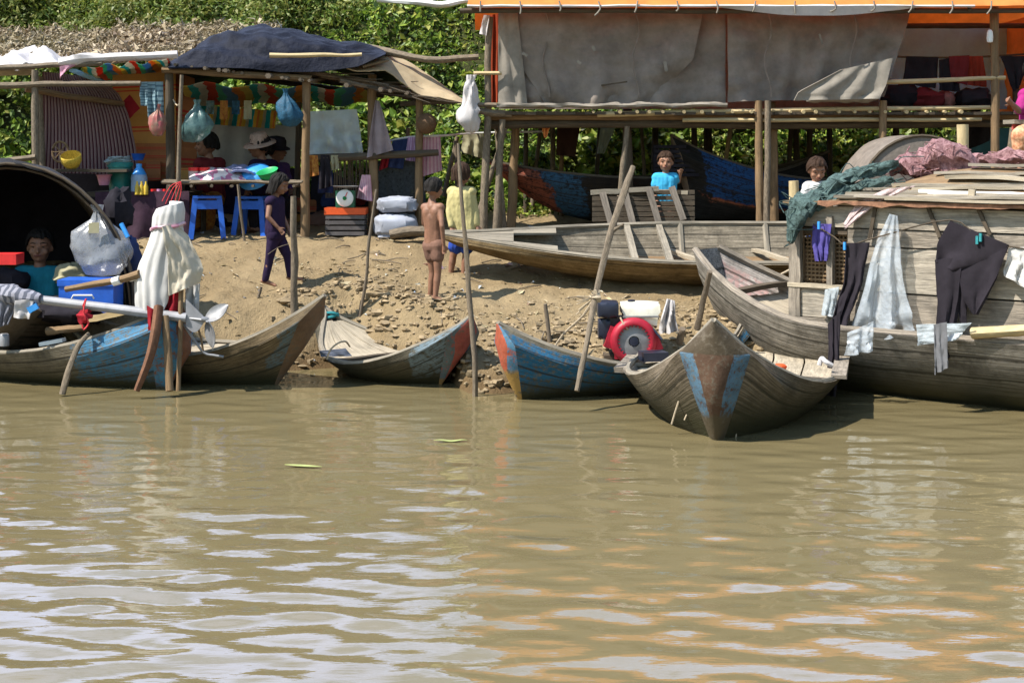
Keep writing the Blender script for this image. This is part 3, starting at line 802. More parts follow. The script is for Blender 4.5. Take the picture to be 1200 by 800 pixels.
# houseboat
hd = V((.78, -.626, 0)).normalized(); hn = V((-.626, -.78, 0))
hb = V((1.84, 12.66, 0))
Jh = Hull(hb, hb+hd*6.2, 0, 1.62, .66, .12, rb=.52, rakeb=.25, rs=.2, Wb=.24, Tb=.26, Ts=.2, bulge=.02, kb=.3, pw=.4, N=50, peakb=.0)
WP = hb+hd*3-hn*0+hn*.60
wall = onplane(WP, hn)
hbt = thing('houseboat', 'grey plank houseboat with square raised bow and laundry hung on its cabin', 'houseboat', (4.1, 10.8, -.1))
Jh.root = hbt
Jh.shell().build('hull', [hullmat('houseboat_hull', (.175, .155, .125), base2=(.31, .28, .235), slime=.36, seams=(.55, .8)), hullmat('houseboat_plate', (.3, .29, .27)),
                          hullmat('houseboat_inside', (.42, .38, .35), [(.955, 1, .5, .85, (.42, .27, .25)), (.9, .97, .3, .5, (.2, .3, .45))], slime=0)], hbt, 40)
for sd in (-1, 1): Jh.rail(sd, .03).build('gunwale', 'board', hbt)
Jh.ldeck(.80, .93, 4, .82).build('deck', 'pale_wood', hbt)
Jh.thwart(.925, .95, .1, .04).build('thwart', 'dark_wood', hbt)
Jh.ldeck(.03, .80, 5, .97).build('deck', 'grey_wood', hbt)
# cabin: boards on the near wall
def wpl(px0, py0, px1, py1, w, t, out=0, seg=8, mb=None, jit=.06):
    return (mb or MB()).plank(wall(px0, py0)+hn*out, wall(px1, py1)+hn*out, w, t, up=hn, seg=seg, jit=jit)
a0 = WP+hd*-1.62; zt = 1.49
def wz(z0, z1, s0, s1, mt, out=0, t=.03, nm='wall_board'):
    p0, p1 = WP+hd*s0, WP+hd*s1
    zc = (z0+z1)/2
    MB().plank(V((p0.x, p0.y, zc))+hn*out, V((p1.x, p1.y, zc))+hn*out, z1-z0-.006, t, up=hn, seg=10, jit=.05).build(nm, mt, hbt)
s0 = -1.95; s1 = 2.9
# window gap s from -1.45 to -.75, z .86..1.27
wz(1.33, 1.50, s0+.1, s1, 'board2', .012)
wz(1.19, 1.325, -1.44, s1, 'board', .0)
wz(.84, 1.185, -1.40, s1, 'board2', .006)
wz(.52, .832, -1.42, s1, 'board', .0)
wz(.60, .835, s0, -1.43, 'board2', .014)
wz(.40, .60, s0+.05, -.6, 'board', .05)
wz(1.27, 1.32, s0+.12, -1.45, 'dark_wood', -.01)
for s, w_ in ((s0+.06, .10), (-1.58, .05)):
    p = WP+hd*s
    MB().plank(V((p.x, p.y, .6))+hn*.03, V((p.x, p.y, 1.42))+hn*.03, w_, .05, up=hn).build('corner_post', 'board', hbt)
wz(.835, .875, s0, -1.38, 'pale_wood', .035, .05)
# window lattice: woven mat behind a grid
lat = MB()
for k in range(13):
    z = .90+k*.033
    lat.plank(V((*(WP+hd*(s0+.12)).xy, z))-hn*.03, V((*(WP+hd*-1.44).xy, z))-hn*.03, .014, .006, up=hn, seg=2)
for k in range(13):
    p = WP+hd*(s0+.10+k*.035)
    lat.plank(V((p.x, p.y, .88))-hn*.036, V((p.x, p.y, 1.32))-hn*.036, .014, .006, up=hn, seg=2)
lat.build('window_lattice', 'brown_wood', hbt)
mb = MB(); p0, p1 = WP+hd*(s0+.1)-hn*.055, WP+hd*-1.42-hn*.055
mb.plank(V((p0.x, p0.y, 1.0)), V((p1.x, p1.y, 1.0)), .3, .01, up=hn); mb.build('window_mat', 'basket', hbt)
# end wall, far wall, roof
for (q0, q1) in ((s0, s0), (s1, s1)):
    p0 = WP+hd*q0-hn*.02; p1 = p0-hn*1.16
    for k in range(4): MB().plank(V((p0.x, p0.y, .62+k*.245)), V((p1.x, p1.y, .62+k*.245)), .23, .03, up=hd).build('end_board', 'grey_wood', hbt)
for k in range(4):
    p0, p1 = WP+hd*s0-hn*1.2, WP+hd*s1-hn*1.2
    MB().plank(V((p0.x, p0.y, .62+k*.245)), V((p1.x, p1.y, .62+k*.245)), .23, .03, up=hn).build('far_board', 'grey_wood', hbt)
def roof(s, d):
    """roof surface: s along the boat, d = 0 near eave .. 1 far eave"""
    p = WP+hd*s+hn*(.10-1.4*d)
    return V((p.x, p.y, 1.525+(.01+.26*sstep(-1.9, -.6, s))*math.sin(d*math.pi)**.8*(.35+.65*sstep(0, .5, d) if d < .5 else 1)))
MB().sheet(lambda u, v: roof(lerp(s0-.02, s1, u), v)+V((0, 0, .012*noise.noise(V((u*9, v*3, 2))))), 30, 14, .03, ulen=5, vlen=1.4).build('roof', 'brown_wood', hbt)
MB().sheet(lambda u, v: roof(lerp(s0+.3, s1, u), .0)+hn*.012+V((0, 0, lerp(.02, -.012-.035*noise.noise(V((u*30, 0, 0))), v))), 60, 3, .012, ulen=5).build('roof_edge', mat('rust_edge', (.24, .12, .07), .5, 14, stain=.7), hbt)
for px0, py0, px1, py1 in ((1086, 232, 1107, 284), (1145, 236, 1163, 275), (1030, 236, 1022, 280)):
    wpl(px0, py0, px1, py1, .028, .012, .05).build('strap', 'dark_wood', hbt)
wpl(1143, 222, 1141, 240, .05, .03, .06).build('bracket', 'pale_wood', hbt)
# bamboo boom resting on the ledge
p = wall(1152, 387)+hn*.22; q = wall(1215, 383)+hn*.22
tag(MB().pole(p, q+(q-p)*.8, .042, .04, .003).build('bamboo_pole', 'bamboo'), 'thick pale bamboo pole lying on the houseboat side ledge below the black trousers', 'pole')
# covered boat at far left
Kh = Hull((-4.25, 11.75), (-5.6, 15.4), .22, 2.3, .5, .1, rb=.1, Tb=.35, Wb=.3, rs=.2, pw=.4)
bk = boat('covered_boat', 'boat under a black hooped canopy with a man sitting in its shade', Kh, hullmat('covered_hull', (.13, .1, .07)), platemat('covered_plate', (.13, .1, .07)), 'dark_wood', None, 'dark_wood')
Kh.ldeck(.1, .9, 6, .75).build('deck', 'dark_wood', bk)
def hoop(th, Y, r=1.12, zc=.52, zr=1.31):
    return V((-4.36-.37*(Y-12.15)+r*math.cos(th)*(1-.05*math.sin(th)), Y, zc+zr*math.sin(th)**.9 if math.sin(th) > 0 else zc))
M['canopy'] = mat('black_canopy', (.016, .015, .017), .4, 8, rough=.9, stain=.1, bstr=.5, bscale=20, bdist=.02)
MB().sheet(lambda u, v: hoop(math.pi*u, lerp(12.15, 14.2, v))*1.0+V((0,   .05*math.sin(u*25)*(1-v), .075*noise.noise(V((u*9, v*7, 1))))), 40, 14, .015).build('canopy', 'canopy', bk)
for k in range(5): MB().tube([hoop(math.pi*i/20, 12.25+.45*k, 1.085, .52, 1.275) for i in range(21)], .012, 5, 1).build('hoop', 'dark_wood', bk)
MB().sheet(lambda u, v: hoop(math.pi*u, 14.15, 1.1, .52, 1.29).lerp(V((-5.1, 14.15, .52)), v), 24, 4, .01).build('back_sheet', 'black_cloth', bk)
MB().tube([hoop(math.pi*i/20, 12.13, 1.125, .52, 1.315) for i in range(21)], .014, 6, 1).build('rim', 'dark_wood', bk)

for k in range(20):
    d0 = .012+.024*k; sa = lerp(-1.85, -.8, rnd.random()) if k < 13 else rnd.uniform(-1.0, .2); L = rnd.uniform(1.6, 3.6)
    MB().plank(roof(sa, d0)+V((0, 0, .03+rnd.uniform(0, .03))), roof(min(sa+L, 2.9), max(.0, d0-rnd.uniform(-.01, .06)))+V((0, 0, .03+rnd.uniform(0, .04))), rnd.uniform(.04, .13), .022, seg=9, jit=.4).build('roof_board', ('pale_wood', 'board2', 'grey_wood', 'board2')[k % 4], hbt)
# ---------------------------------------------------------------- stakes and poles in the mud
SG = 'stakes and poles stuck in the bank'
def stake(pp, r0, r1, label, m='bark', bend=.02, nm='stake', grp=SG):
    return tag(MB().pole(pp[0], pp[1], r0, r1, bend, 8).build(nm, m), label, 'stake', grp)
stake((P(345, 372, 12.85), P(344, 230, 12.75)), .036, .026, 'thick knobbly grey stake in front of the walking girl', 'pole', .03)
stake((P(421, 392, 13.0), P(441, 222, 12.9)), .016, .012, 'thin straight rod leaning right beyond the red tipped canoe')
stake((P(415, 390, 13.0), P(424, 352, 13.0)), .016, .012, 'short thin peg beside the thin leaning rod')
stake((P(299, 362, 13.0), P(306, 336, 13.0)), .016, .013, 'little dark peg near the walking girl foot')
stake((P(646, 418, 11.9), P(639, 356, 11.9)), .02, .017, 'short dark peg behind the blue canoe')
stake((P(817, 385, 11.9), P(832, 318, 11.6)), .03, .022, 'short dark post leaning right behind the wide centre canoe')
stake((P(796, 402, 11.7), P(800, 385, 11.6)), .03, .028, 'stubby broken post end beside the wide centre canoe')
mb = MB(); mb.tube([P(557, 470, 11.15), P(556, 420, 11.15), P(550, 350, 11.2), P(546, 290, 11.2), P(541, 235, 11.2), P(537, 168, 11.25)], [.022, .021, .021, .019, .016, .011], 8, 4, jit=.2)
tag(mb.build('stake', 'pole'), 'tall crooked stake standing in the water right of the red tipped canoe', 'stake', SG)
mb = MB(); mb.tube([P(676, 458, 10.5), P(688, 400, 10.65), P(698, 345, 10.85), P(715, 275, 11.05), P(728, 235, 11.15), P(742, 195, 11.25)], [.02, .022, .024, .028, .030, .022], 8, 4, jit=.25)
mb.tube([P(716, 270, 11.06)+V((.02, 0, 0)), P(722, 262, 11.06)+V((.06, -.02, 0))], [.02, .008], 6, 1)
tag(mb.build('stake', 'pole'), 'long knotted pole leaning right between the blue canoe and the motor', 'stake', SG)
mb = MB(); mb.tube([P(73, 462, 11.15), P(81, 432, 11.2), P(92, 405, 11.3), P(104, 391, 11.4)], [.026, .024, .02, .017], 8, 4, jit=.2)
tag(mb.build('stake', 'pole'), 'short curved stick standing in the water against the blue bowed canoe', 'stake', SG)
tag(MB().tube([P(700, 345, 10.85), P(685, 368, 11.3), P(660, 392, 11.6), P(643, 417, 11.7)], .009, 6, 4).build('mooring_rope', 'rope'), 'pale rope tied from the long knotted pole down to the blue canoe', 'rope')
mb = MB(); mb.tube([P(886, 338, 13.05), P(905, 327, 12.95), P(930, 314, 12.8)], .012, 6, 3)
tag(mb.build('mooring_rope', 'rope'), 'pale rope running from the houseboat bow towards the beached boat', 'rope')
mb = MB(); mb.ball(P(698, 348, 10.85), (.05, .05, .045), 9, 6, .8, 6)
for k in range(12): mb.tube([P(697, 348, 10.85), P(697+rnd.uniform(-25, 3), 348+rnd.uniform(-10, 26), 10.85)+V((0, -.03, 0))], .004, 4, 1)
tag(mb.build('rope_knot', 'rope'), 'frayed knot of rope round the long knotted pole', 'rope')

# ---------------------------------------------------------------- left stall
YS = 14.9
st = thing('market_stall', 'open pole stall roofed with black and tan tarps over branches', 'stall', P(290, 278, 15.2))
def part(mb, nm, m, par=None, **k): return mb.build(nm, m, par or st, **k)
def vpost(px0, py0, px1, py1, Y, r, m='pole', par=None, ext=.25, nm='post', bend=.012, r1=None):
    a, b = P(px0, py0, Y), P(px1, py1, Y)
    return part(MB().pole(a-V((0, 0, ext)), b, r, r1 or r*.85, bend), nm, m, par)
vpost(43, 270, 41, 82, 14.7, .045)
vpost(51, 270, 48, 90, 15.1, .035)
vpost(202, 272, 198, 78, 15.0, .055, 'dark_wood')
vpost(357, 274, 359, 95, 15.0, .05, 'brown_wood')
vpost(347, 270, 350, 120, 16.4, .04, 'dark_wood')
vpost(438, 272, 436, 88, 15.3, .055, 'brown_wood')
vpost(491, 270, 491, 98, 15.3, .045, 'brown_wood')
vpost(440, 270, 437, 85, 17.3, .05, 'dark_wood')
vpost(232, 270, 232, 110, 17.3, .05, 'dark_wood')
part(MB().pole(P(-20, 100, 14.68), P(165, 98, 14.68), .035, .025, .012), 'rail', 'pole')
part(MB().pole(P(30, 104, 14.95), P(145, 122, 15.6), .035, .03, .02), 'rail', 'brown_wood')
part(MB().pole(P(-30, 193, 14.6), P(42, 184, 14.6), .03, .03, .015), 'rail', 'pole')
part(MB().pole(P(360, 186, 15.25), P(514, 179, 15.25), .045, .035, .01), 'rail', 'dark_wood')
part(MB().pole(P(-20, 80, 14.7), P(120, 74, 14.7), .03, .03, .015), 'beam', 'pole')
part(MB().pole(P(190, 82, 14.95), P(365, 92, 14.95), .04, .035, .015), 'beam', 'brown_wood')
part(MB().pole(P(180, 78, 17.3), P(450, 112, 17.3), .04, .035, .01), 'beam', 'dark_wood')
part(MB().pole(P(425, 78, 15.0), P(456, 70, 15.0), .02, .018, .03), 'beam', 'pole')
part(MB().pole(P(316, 65, 14.75), P(424, 64, 14.85), .026, .018, .02), 'roof_pole', 'bamboo')
part(MB().tube([P(395, 54, 15.6), P(440, 58, 15.5), P(500, 70, 15.3), P(545, 68, 15.3), P(561, 67, 15.3)], [.045, .045, .036, .036, .03], 8, 4, jit=.2), 'roof_pole', 'pole')
part(MB().tube([P(470, 122, 15.4), P(500, 120, 15.3), P(549, 119, 15.3)], [.03, .03, .02], 7, 3), 'beam', 'dark_wood')
# branch lattice roof
mb = MB()
for k in range(46):
    x0 = rnd.uniform(-2.75, -1.1); y0 = rnd.uniform(15.0, 17.2)
    z = lerp(2.92, 2.60, (x0+2.75)/1.6)+.03*rnd.random()
    L = rnd.uniform(.5, 1.3)
    mb.pole((x0-L/2, y0+rnd.uniform(-.2, .2), z+.06*L), (x0+L/2, y0+rnd.uniform(-.2, .2), z-.1*L), rnd.uniform(.012, .03), .01, .04, 5, 6)
for k in range(26):
    x0 = rnd.uniform(-3.6, -1.1); z = lerp(2.86, 2.56, (x0+3.6)/2.5)
    mb.pole((x0, 14.85+rnd.uniform(-.1, .1), z), (x0+rnd.uniform(-.3, .3), 17.4, z+.15), rnd.uniform(.015, .03), .015, .025, 5, 6)
part(mb, 'branch_roof', 'bark')
mb = MB()
for k in range(60):
    x0 = rnd.uniform(-1.95, -1.0); y0 = rnd.uniform(14.95, 15.8); z = lerp(2.75, 2.55, (x0+1.95)/.95)+rnd.uniform(-.08, .05)
    a = rnd.uniform(-.5, .5); L = rnd.uniform(.2, .6)
    mb.pole((x0, y0, z), (x0+L*math.cos(a), y0+rnd.uniform(-.1, .1), z+L*math.sin(a)*.4-.05), rnd.uniform(.006, .014), .004, .05, 4, 5)
part(mb, 'brush_roof', 'dark_wood')
# black tarp
def lin(v, *k):
    x = clamp(v)*(len(k)-1); i = min(int(x), len(k)-2); return lerp(k[i], k[i+1], x-i)
def btarp(u, v):
    f = (lin(u, 197, 240, 285, 330, 375, 420, 452), lin(u, 80, 79, 80, 85, 84, 78, 64))
    c = (lin(u, 197, 230, 268, 305, 350, 400, 452), lin(u, 76, 55, 38, 29, 34, 48, 60))
    a, b = P(f[0], f[1], 14.82+.1*u), P(c[0], c[1], 15.9)
    back = b+V((.05, 1.4, -.30))
    t = v*1.6
    if t < 1:
        p = a.lerp(b, t)+V((0, -.30*math.sin(t*math.pi), .10*math.sin(t*math.pi)))*math.sin(u*math.pi)**.5
    else: p = b.lerp(back, (t-1)/.6)
    w = .07*fbm((u*3.2, v*3.5, 4), 5)-.06*abs(noise.noise(V((u*5+v*3, v*4-u*2, 7))))-.04*abs(noise.noise(V((u*11-v*6, v*7+u*3, 2))))+.05*math.sin(u*10+v*9+2*noise.noise(V((u*3, v*3, 1))))*math.sin(min(1, t)*3.14)
    return p+V((0, -.6, .8))*w*min(1, 6*v+.1)*min(1, 8*min(u, 1-u)+.05)
part(MB().sheet(btarp, 110, 70, .012), 'black_roof_tarp', 'black_tarp')
# tan tarp
def ttarp(u, v):
    a = P(lin(u, 404, 450, 495, 545), lin(u, 80, 84, 112, 121), 14.95+.2*u)
    b = P(lin(u, 405, 455, 490, 545), lin(u, 60, 60, 80, 117), 15.9-.5*u)
    return a.lerp(b, v)+V((0, -.2, .6))*(.05*fbm((u*4, v*3, 9), 4)+.05*math.sin(v*3.14)*math.sin(u*3.14))
part(MB().sheet(ttarp, 30, 16, .01), 'tan_roof_tarp', 'tan_tarp')
# white tarp rolls
part(MB().sheet(lambda u, v: P(lerp(-40, 92, u), lerp(78, lin(u, 66, 70, 64, 60, 58, 64, 72), v), 14.75+1.1*v)+V((0, -.3, .7))*(.10*fbm((u*6, v*3, 2), 5)+.08*math.sin(v*3)*abs(math.sin(u*11))), 40, 14, .012), 'white_roof_tarp', 'white_tarp')
part(MB().tube([P(70, 74, 14.7), P(90, 70, 14.7), P(120, 68, 14.72), P(160, 66, 14.75), P(208, 64, 14.8)], [.05, .07, .055, .05, .045], 9, 4, jit=.5, flat=.8), 'rolled_tarp', 'white_tarp')
part(hang([(-40, 78), (-40, 90)], [(40, 77), (42, 88)], atY(14.9), .03, 2, 12, 6), 'roof_fringe', 'tan_tarp')
part(hang([(70, 78), (70, 92)], [(92, 74), (78, 82)], atY(14.66), .04, 1, 8, 6), 'roof_fringe', 'pink_cloth')
# rainbow tarp under the roof
part(patch((P(95, 78, 14.9), P(197, 72, 14.9), P(215, 92, 17.3), P(105, 95, 17.3)), .05, 24, 14, ul=1.1, vl=1, fold=.02), 'rainbow_tarp', 'rainbow')
part(patch((P(222, 122, 17.2), P(430, 122, 17.2), P(432, 103, 15.4), P(212, 100, 15.2)), .05, 24, 10, ul=1.4, fold=.03), 'rainbow_tarp', 'rainbow')
part(MB().tube([P(86, 83, 14.75), P(108, 92, 15.3), P(122, 97, 15.6)], .05, 7, 3, flat=.4), 'pale_strip', 'blue_sheet')
part(hang([(237, 124), (234, 145)], [(325, 130), (322, 151)], atY(16.9), .05, 5, 30, 8, ul=1.15), 'striped_valance', 'valance')
part(hang([(228, 140), (228, 200)], [(350, 148), (350, 195)], atY(17.25), .05, 4, 24, 10), 'back_sheet', 'pale_sheet')
part(hang([(360, 131), (362, 186)], [(418, 128), (426, 182)], atY(15.4), .06, 3, 24, 18, crease=1.2), 'clear_sheet', 'milky')
part(hang([(440, 118), (430, 185)], [(444, 118), (461, 176)], atY(15.2), .05, 2, 14, 14), 'cloth_side', cloth('mauve_sheet', (.30, .245, .26)))
# thatch of dry vines behind the left roof
mb = MB(); mb.sheet(lambda u, v: P(lerp(-60, 330, u), lerp(72, 42, v), 15.6+1.8*v)+V((0, 0, .06*noise.noise(V((u*20, v*4, 1))))), 30, 8, .03)
part(mb, 'thatch_base', 'dark_wood')
pts, nr = [], []
for i in range(16000):
    u, v = r.rand(), r.rand()**.8
    px = -60+u*390; top = 40+7*noise.noise(V((u*14, 0, 3)))-(6 if u > .5 else 0)
    pts.append(P(px, lerp(72, top, v), 15.5+1.9*v)+V((0, 0, abs(r.normal(0, .05))))); nr.append((0, -.5, .7))
o = leaves('dry_thatch', pts, nr, r.choice([.04, .06, .09, .17], len(pts), p=[.4, .35, .18, .07]), M['dry'], 9, .26, .9, .6)
o.parent = st; o.location = -WL[st.name]; kind(o, 'stuff')
# walls
def rug(u, v):
    L = (lin(v, 50, 49, 48), lin(v, 84, 140, 202)); R_ = (lin(v, 118, 140, 152, 160, 164), lin(v, 92, 112, 138, 172, 205))
    return P(lerp(L[0], R_[0], u), lerp(L[1], R_[1], u if 0 else u), 15.15+.5*u)+V((0, .012*math.sin(u*26*6.28), 0))+V((0, 1, 0))*(.05*math.sin(v*3+u*2))
part(MB().sheet(rug, 200, 14, .01), 'striped_side_sheet', 'rug')
part(hang([(132, 88), (132, 210)], [(206, 84), (206, 210)], atY(16.0), .01, 1, 8, 8, vl=1), 'cardboard_wall', 'card')
part(hang([(150, 168), (150, 212)], [(196, 168), (196, 212)], atY(15.93), .01, 1, 4, 4), 'cardboard_panel', 'card2')
part(hang([(203, 84), (203, 215)], [(228, 92), (232, 215)], atY(16.1), .01, 1, 6, 6), 'cardboard_panel', 'card2')
for k in range(30):
    x = 366+k*2.3
    if 380 < x < 432: part(MB().pole(P(x, 232, 15.7), P(x+rnd.uniform(-2, 2), 186+rnd.uniform(-3, 5), 15.7), .009, .007, .02, 4, 5), 'fence_stick', 'pole')
part(hang([(440, 188), (436, 250)], [(497, 186), (500, 262)], atY(15.5), .05, 3, 18, 16), 'dark_netting', mat('dark_mesh', (.045, .05, .055), .5, 30, alpha=.88, bstr=.8))
part(hang([(366, 190), (362, 262)], [(430, 222), (436, 262)], atY(16.2), .04, 3, 12, 12), 'dark_back_cloth', 'black_cloth')
part(MB().plank(P(52, 200, 14.95), P(152, 200, 15.0), .3, .03), 'shelf', 'dark_wood')
part(hang([(50, 198), (50, 285)], [(225, 205), (225, 285)], atY(16.3), .04, 3, 12, 12), 'dark_back_cloth', 'black_cloth')
part(hang([(228, 205), (228, 285)], [(362, 196), (362, 285)], atY(17.15), .04, 3, 12, 12), 'dark_back_cloth', 'dkpurple')
# counter with purple cloth
ct = thing('stall_counter', 'low counter draped in a dark purple cloth carrying the green barrel', 'counter', P(168, 278, 15.4))
part(MB().box(P(170, 227, 15.35)+V((0, .1, 0)), (1.1, .8, .05)), 'counter_top', 'dark_wood', ct)
part(hang([(112, 225), (112, 282)], [(222, 224), (222, 282)], atY(14.95), .05, 4, 20, 12), 'counter_cloth', mat('purple_drape', (.05, .024, .042), .3, 12, stain=.3), ct)
for x in (-4.35, -3.4):
    part(MB().pole((x, 15.5, .95), (x, 15.5, 1.48), .03), 'leg', 'dark_wood', ct)
# stick table
tb = thing('stick_table', 'rough table of branches spread with clothes and basins', 'table', P(280, 280, 15.0))
for k in range(9):
    y = 14.75+k*.11
    part(MB().pole(P(192+rnd.uniform(-4, 4), 213+rnd.uniform(-1, 1), y), P(352+rnd.uniform(-12, 4), 213+rnd.uniform(-1, 1), y), .018, .014, .015), 'top_stick', 'pole', tb)
for k in range(7):
    px = 200+k*24
    part(MB().pole(P(px, 218, 14.72), P(px+rnd.uniform(-12, 12), 216, 15.7), .016, .012, .03), 'cross_stick', 'bark', tb)
part(MB().pole(P(205, 290, 14.7), P(213, 88, 14.7), .026, .02, .012), 'leg', 'pole', tb)
part(MB().pole(P(287, 290, 14.75), P(279, 216, 14.75), .015, .015, .01), 'leg', 'pole', tb)
part(MB().pole(P(345, 285, 15.6), P(345, 214, 15.6), .02, .02, .01), 'leg', 'pole', tb)
part(MB().pole(P(215, 285, 15.6), P(215, 214, 15.6), .02, .02, .01), 'leg', 'pole', tb)
def item(mb, nm, m, label, cat, grp=None, **k): return tag(mb.build(nm, m, **k), label, cat, grp)
item(MB().tube([P(203, 117, 14.95), P(208, 124, 14.8), P(213, 117, 14.7)], .008, 5, 3), 'tie_rope', 'rope', 'twist of rope tying the thin stall pole to the dark post', 'rope')
mb = MB(); [mb.tube([P(212, 213, 14.68), P(200+k*3, 218+k*2, 14.66), P(190+k*4, 236+k*3, 14.66)], .004, 4, 3) for k in range(5)]
item(mb, 'cord_bundle', 'red_rope', 'red cords dangling from the left end of the stick table', 'cord')
# goods on counter
bar = thing('plastic_barrel', 'dark teal plastic barrel with a lid standing on the counter', 'barrel', P(141, 225, 15.2))
c0 = P(141, 225, 15.2)
part(MB().lathe(c0, [(0, 0), (.112, 0), (.122, .1), (.125, .2), (.122, .27), (0, .27)]), 'body', 'teal_plastic', bar)
part(MB().lathe(c0, [(0, .265), (.135, .27), (.137, .31), (.12, .32), (0, .322)]), 'lid', 'teal_plastic', bar)
c0 = P(122, 217, 15.05)
item(MB().lathe(c0, [(0, 0), (.05, 0), (.075, .1), (.085, .105), (.083, .115), (.065, .1), (.045, .01), (0, .01)]), 'plastic_bowl', 'pink_plastic', 'pale pink plastic bowl on the counter left of the teal barrel', 'bowl')
bo = thing('water_jug', 'blue water jug with pale body on the counter right of the barrel', 'jug', P(163, 226, 15.05))
c0 = P(163, 226, 15.05)
part(MB().lathe(c0, [(0, 0), (.085, 0), (.088, .16), (.075, .2), (0, .2)]), 'body', plastic('jug_body', (.25, .35, .5)), bo)
part(MB().lathe(c0, [(.078, .195), (.05, .25), (.03, .27), (.03, .31), (0, .312)]), 'neck', 'sky_plastic', bo)
for k, (px, c) in enumerate(((160.5, 'yellow_plastic'), (166, 'gold_basket'), (171, 'yellow_plastic'))):
    b = MB().lathe(P(px, 228, 14.93), [(0, 0), (.024, 0), (.024, .08), (.01, .115), (.01, .14), (0, .14)], 10)
    item(b, 'sauce_bottle', c, ('leftmost small yellow bottle in front of the blue water jug', 'amber bottle between two yellow bottles on the counter', 'rightmost small yellow bottle in front of the blue water jug')[k], 'bottle', 'small bottles on the counter')
mb = MB(); c0 = P(143, 192, 15.22)
for k in range(9): mb.lathe(c0+V((rnd.uniform(-.12, .12), rnd.uniform(-.08, .08), rnd.uniform(-.02, .03))), [(0, 0), (.04, 0), (.07, .05), (.068, .055), (.035, .008), (0, .008)], 12, (rnd.uniform(-.4, .4), rnd.uniform(-.4, .4), 1))
item(mb, 'stacked_dishes', mat('enamel_dish', (.30, .36, .38), .3, 20, rough=.3), 'jumble of grey enamel dishes piled on the teal barrel', 'dishes')
item(MB().lathe(P(162, 188, 15.25), [(0, 0), (.05, 0), (.075, .07), (.082, .075), (.07, .065), (.045, .01), (0, .01)]), 'plastic_bowl', 'blue_plastic', 'small dark blue bowl above the blue water jug', 'bowl')
for k in range(4):
    item(MB().lathe(P(180+k*7, 227, 15.0), [(0, 0), (.03, 0), (.032, .05), (0, .05)], 10), 'jar', ('red_plastic', 'pink_plastic', 'red_plastic', 'orange_plastic')[k], ('dark red small jar nearest the yellow bottles on the counter', 'pink small jar on the counter', 'red small jar beside the pink jar', 'orange small jar at the right end of the counter')[k], 'jar', 'small jars on the counter')
# yellow basket and wheel
c0 = P(85, 196, 14.9)
item(MB().lathe(c0, [(0, 0), (.07, .01), (.105, .07), (.11, .14), (.1, .15), (.09, .08), (.06, .02), (0, .02)], 20, (0, -.5, .9), jit=.05), 'woven_basket', 'gold_basket', 'yellow woven basket in front of the striped side sheet', 'basket')
mb = MB(); c0 = P(70, 178, 15.0)
mb.tube([c0+V((.085*math.cos(a), .02, .11*math.sin(a))) for a in [k*math.pi/9 for k in range(19)]], .013, 6, 1)
for k in range(4): mb.tube([c0+V((.085*math.cos(k*.785), .02, .11*math.sin(k*.785))), c0-V((.085*math.cos(k*.785), -.02, .11*math.sin(k*.785)))], .007, 5, 1)
item(mb, 'spoked_ring', 'brown_wood', 'dark spoked ring leaning beside the yellow woven basket', 'wheel')
# hanging goods
def bag(px, py, Y, w, h, m, label, nm='plastic_bag', jit=.25, grp='bags hanging from the stall roof', neck=.25):
    c = P(px, py, Y)
    pr = [(0, -h), (w*.55, -h*.97), (w*.95, -h*.8), (w, -h*.6), (w*.75, -h*.38), (w*neck, -h*.2), (w*neck*.6, -h*.1), (w*neck*.9, 0), (0, .0)]
    mb = MB().lathe(c, [(lin(t/24, *[q[0] for q in pr]), lin(t/24, *[q[1] for q in pr])) for t in range(25)], 34, sy=.75)
    for i, p in enumerate(mb.v):
        d = p-c; a = math.atan2(d.y, d.x); rr = math.hypot(d.x, d.y)
        pl = 1+.16*math.sin(a*7+d.z*6+px)*sstep(-h*.8, -h*.2, d.z)+jit*1.1*fbm((math.cos(a)*1.3+px, math.sin(a)*1.3, d.z*5), 5)
        lean = .03*math.sin(d.z*5+px)
        mb.v[i] = c+V((d.x*pl+lean, d.y*pl, d.z+.05*rr*math.sin(a*3+px)))
    return item(mb, nm, m, label, 'bag', grp)
bag(228, 117, 14.8, .16, .45, 'tealbag', 'bulging teal plastic bag hanging behind the thin stall pole')
bag(337, 104, 14.7, .13, .40, 'bluebag', 'dark blue mesh bag hanging in the middle of the stall')
bag(188, 122, 14.75, .09, .34, mat('mixed_bag', (.5, .45, .3), .5, 13, col2=(.42, .05, .08), rough=.3, alpha=.85, stain=.6), 'small clear bag of red and yellow sweets hanging by the dark post')
bag(553, 88, 14.95, .115, .62, 'white_tarp', 'white cloth bag hanging on the left post of the stilt house', 'cloth_bag', .55, None, .5)
item(patch((P(138, 125, 15.7), P(152, 111, 15.7), P(164, 127, 15.7), P(150, 141, 15.7)), .02, 8, 8), 'red_packet', 'red_cloth', 'red packet pinned cornerwise on the cardboard wall', 'packet')
mb = MB()
for k in range(3): hang([(164+k*9, 96), (165+k*9, (124, 138, 150)[k])], [(173+k*9, 96), (174+k*9, (124, 138, 150)[k])], atY(15.0), .05, 1, 6, 14, mb=mb)
item(mb, 'sachet_strip', stripes('sachet_stripe', [(.6, (.28, .42, .48)), (.4, (.12, .2, .26))], 9, 1), 'strips of pale blue sachets hanging beside the dark post', 'packets')
c0 = P(500, 145, 15.2)
item(MB().lathe(c0, [(0, .06), (.06, .05), (.1, 0), (.115, -.01), (.1, .03), (.06, .08), (0, .085)], 18, (.35, -1, 0)), 'woven_hat', 'basket', 'brown woven round hat hanging on the right stall post', 'hat')
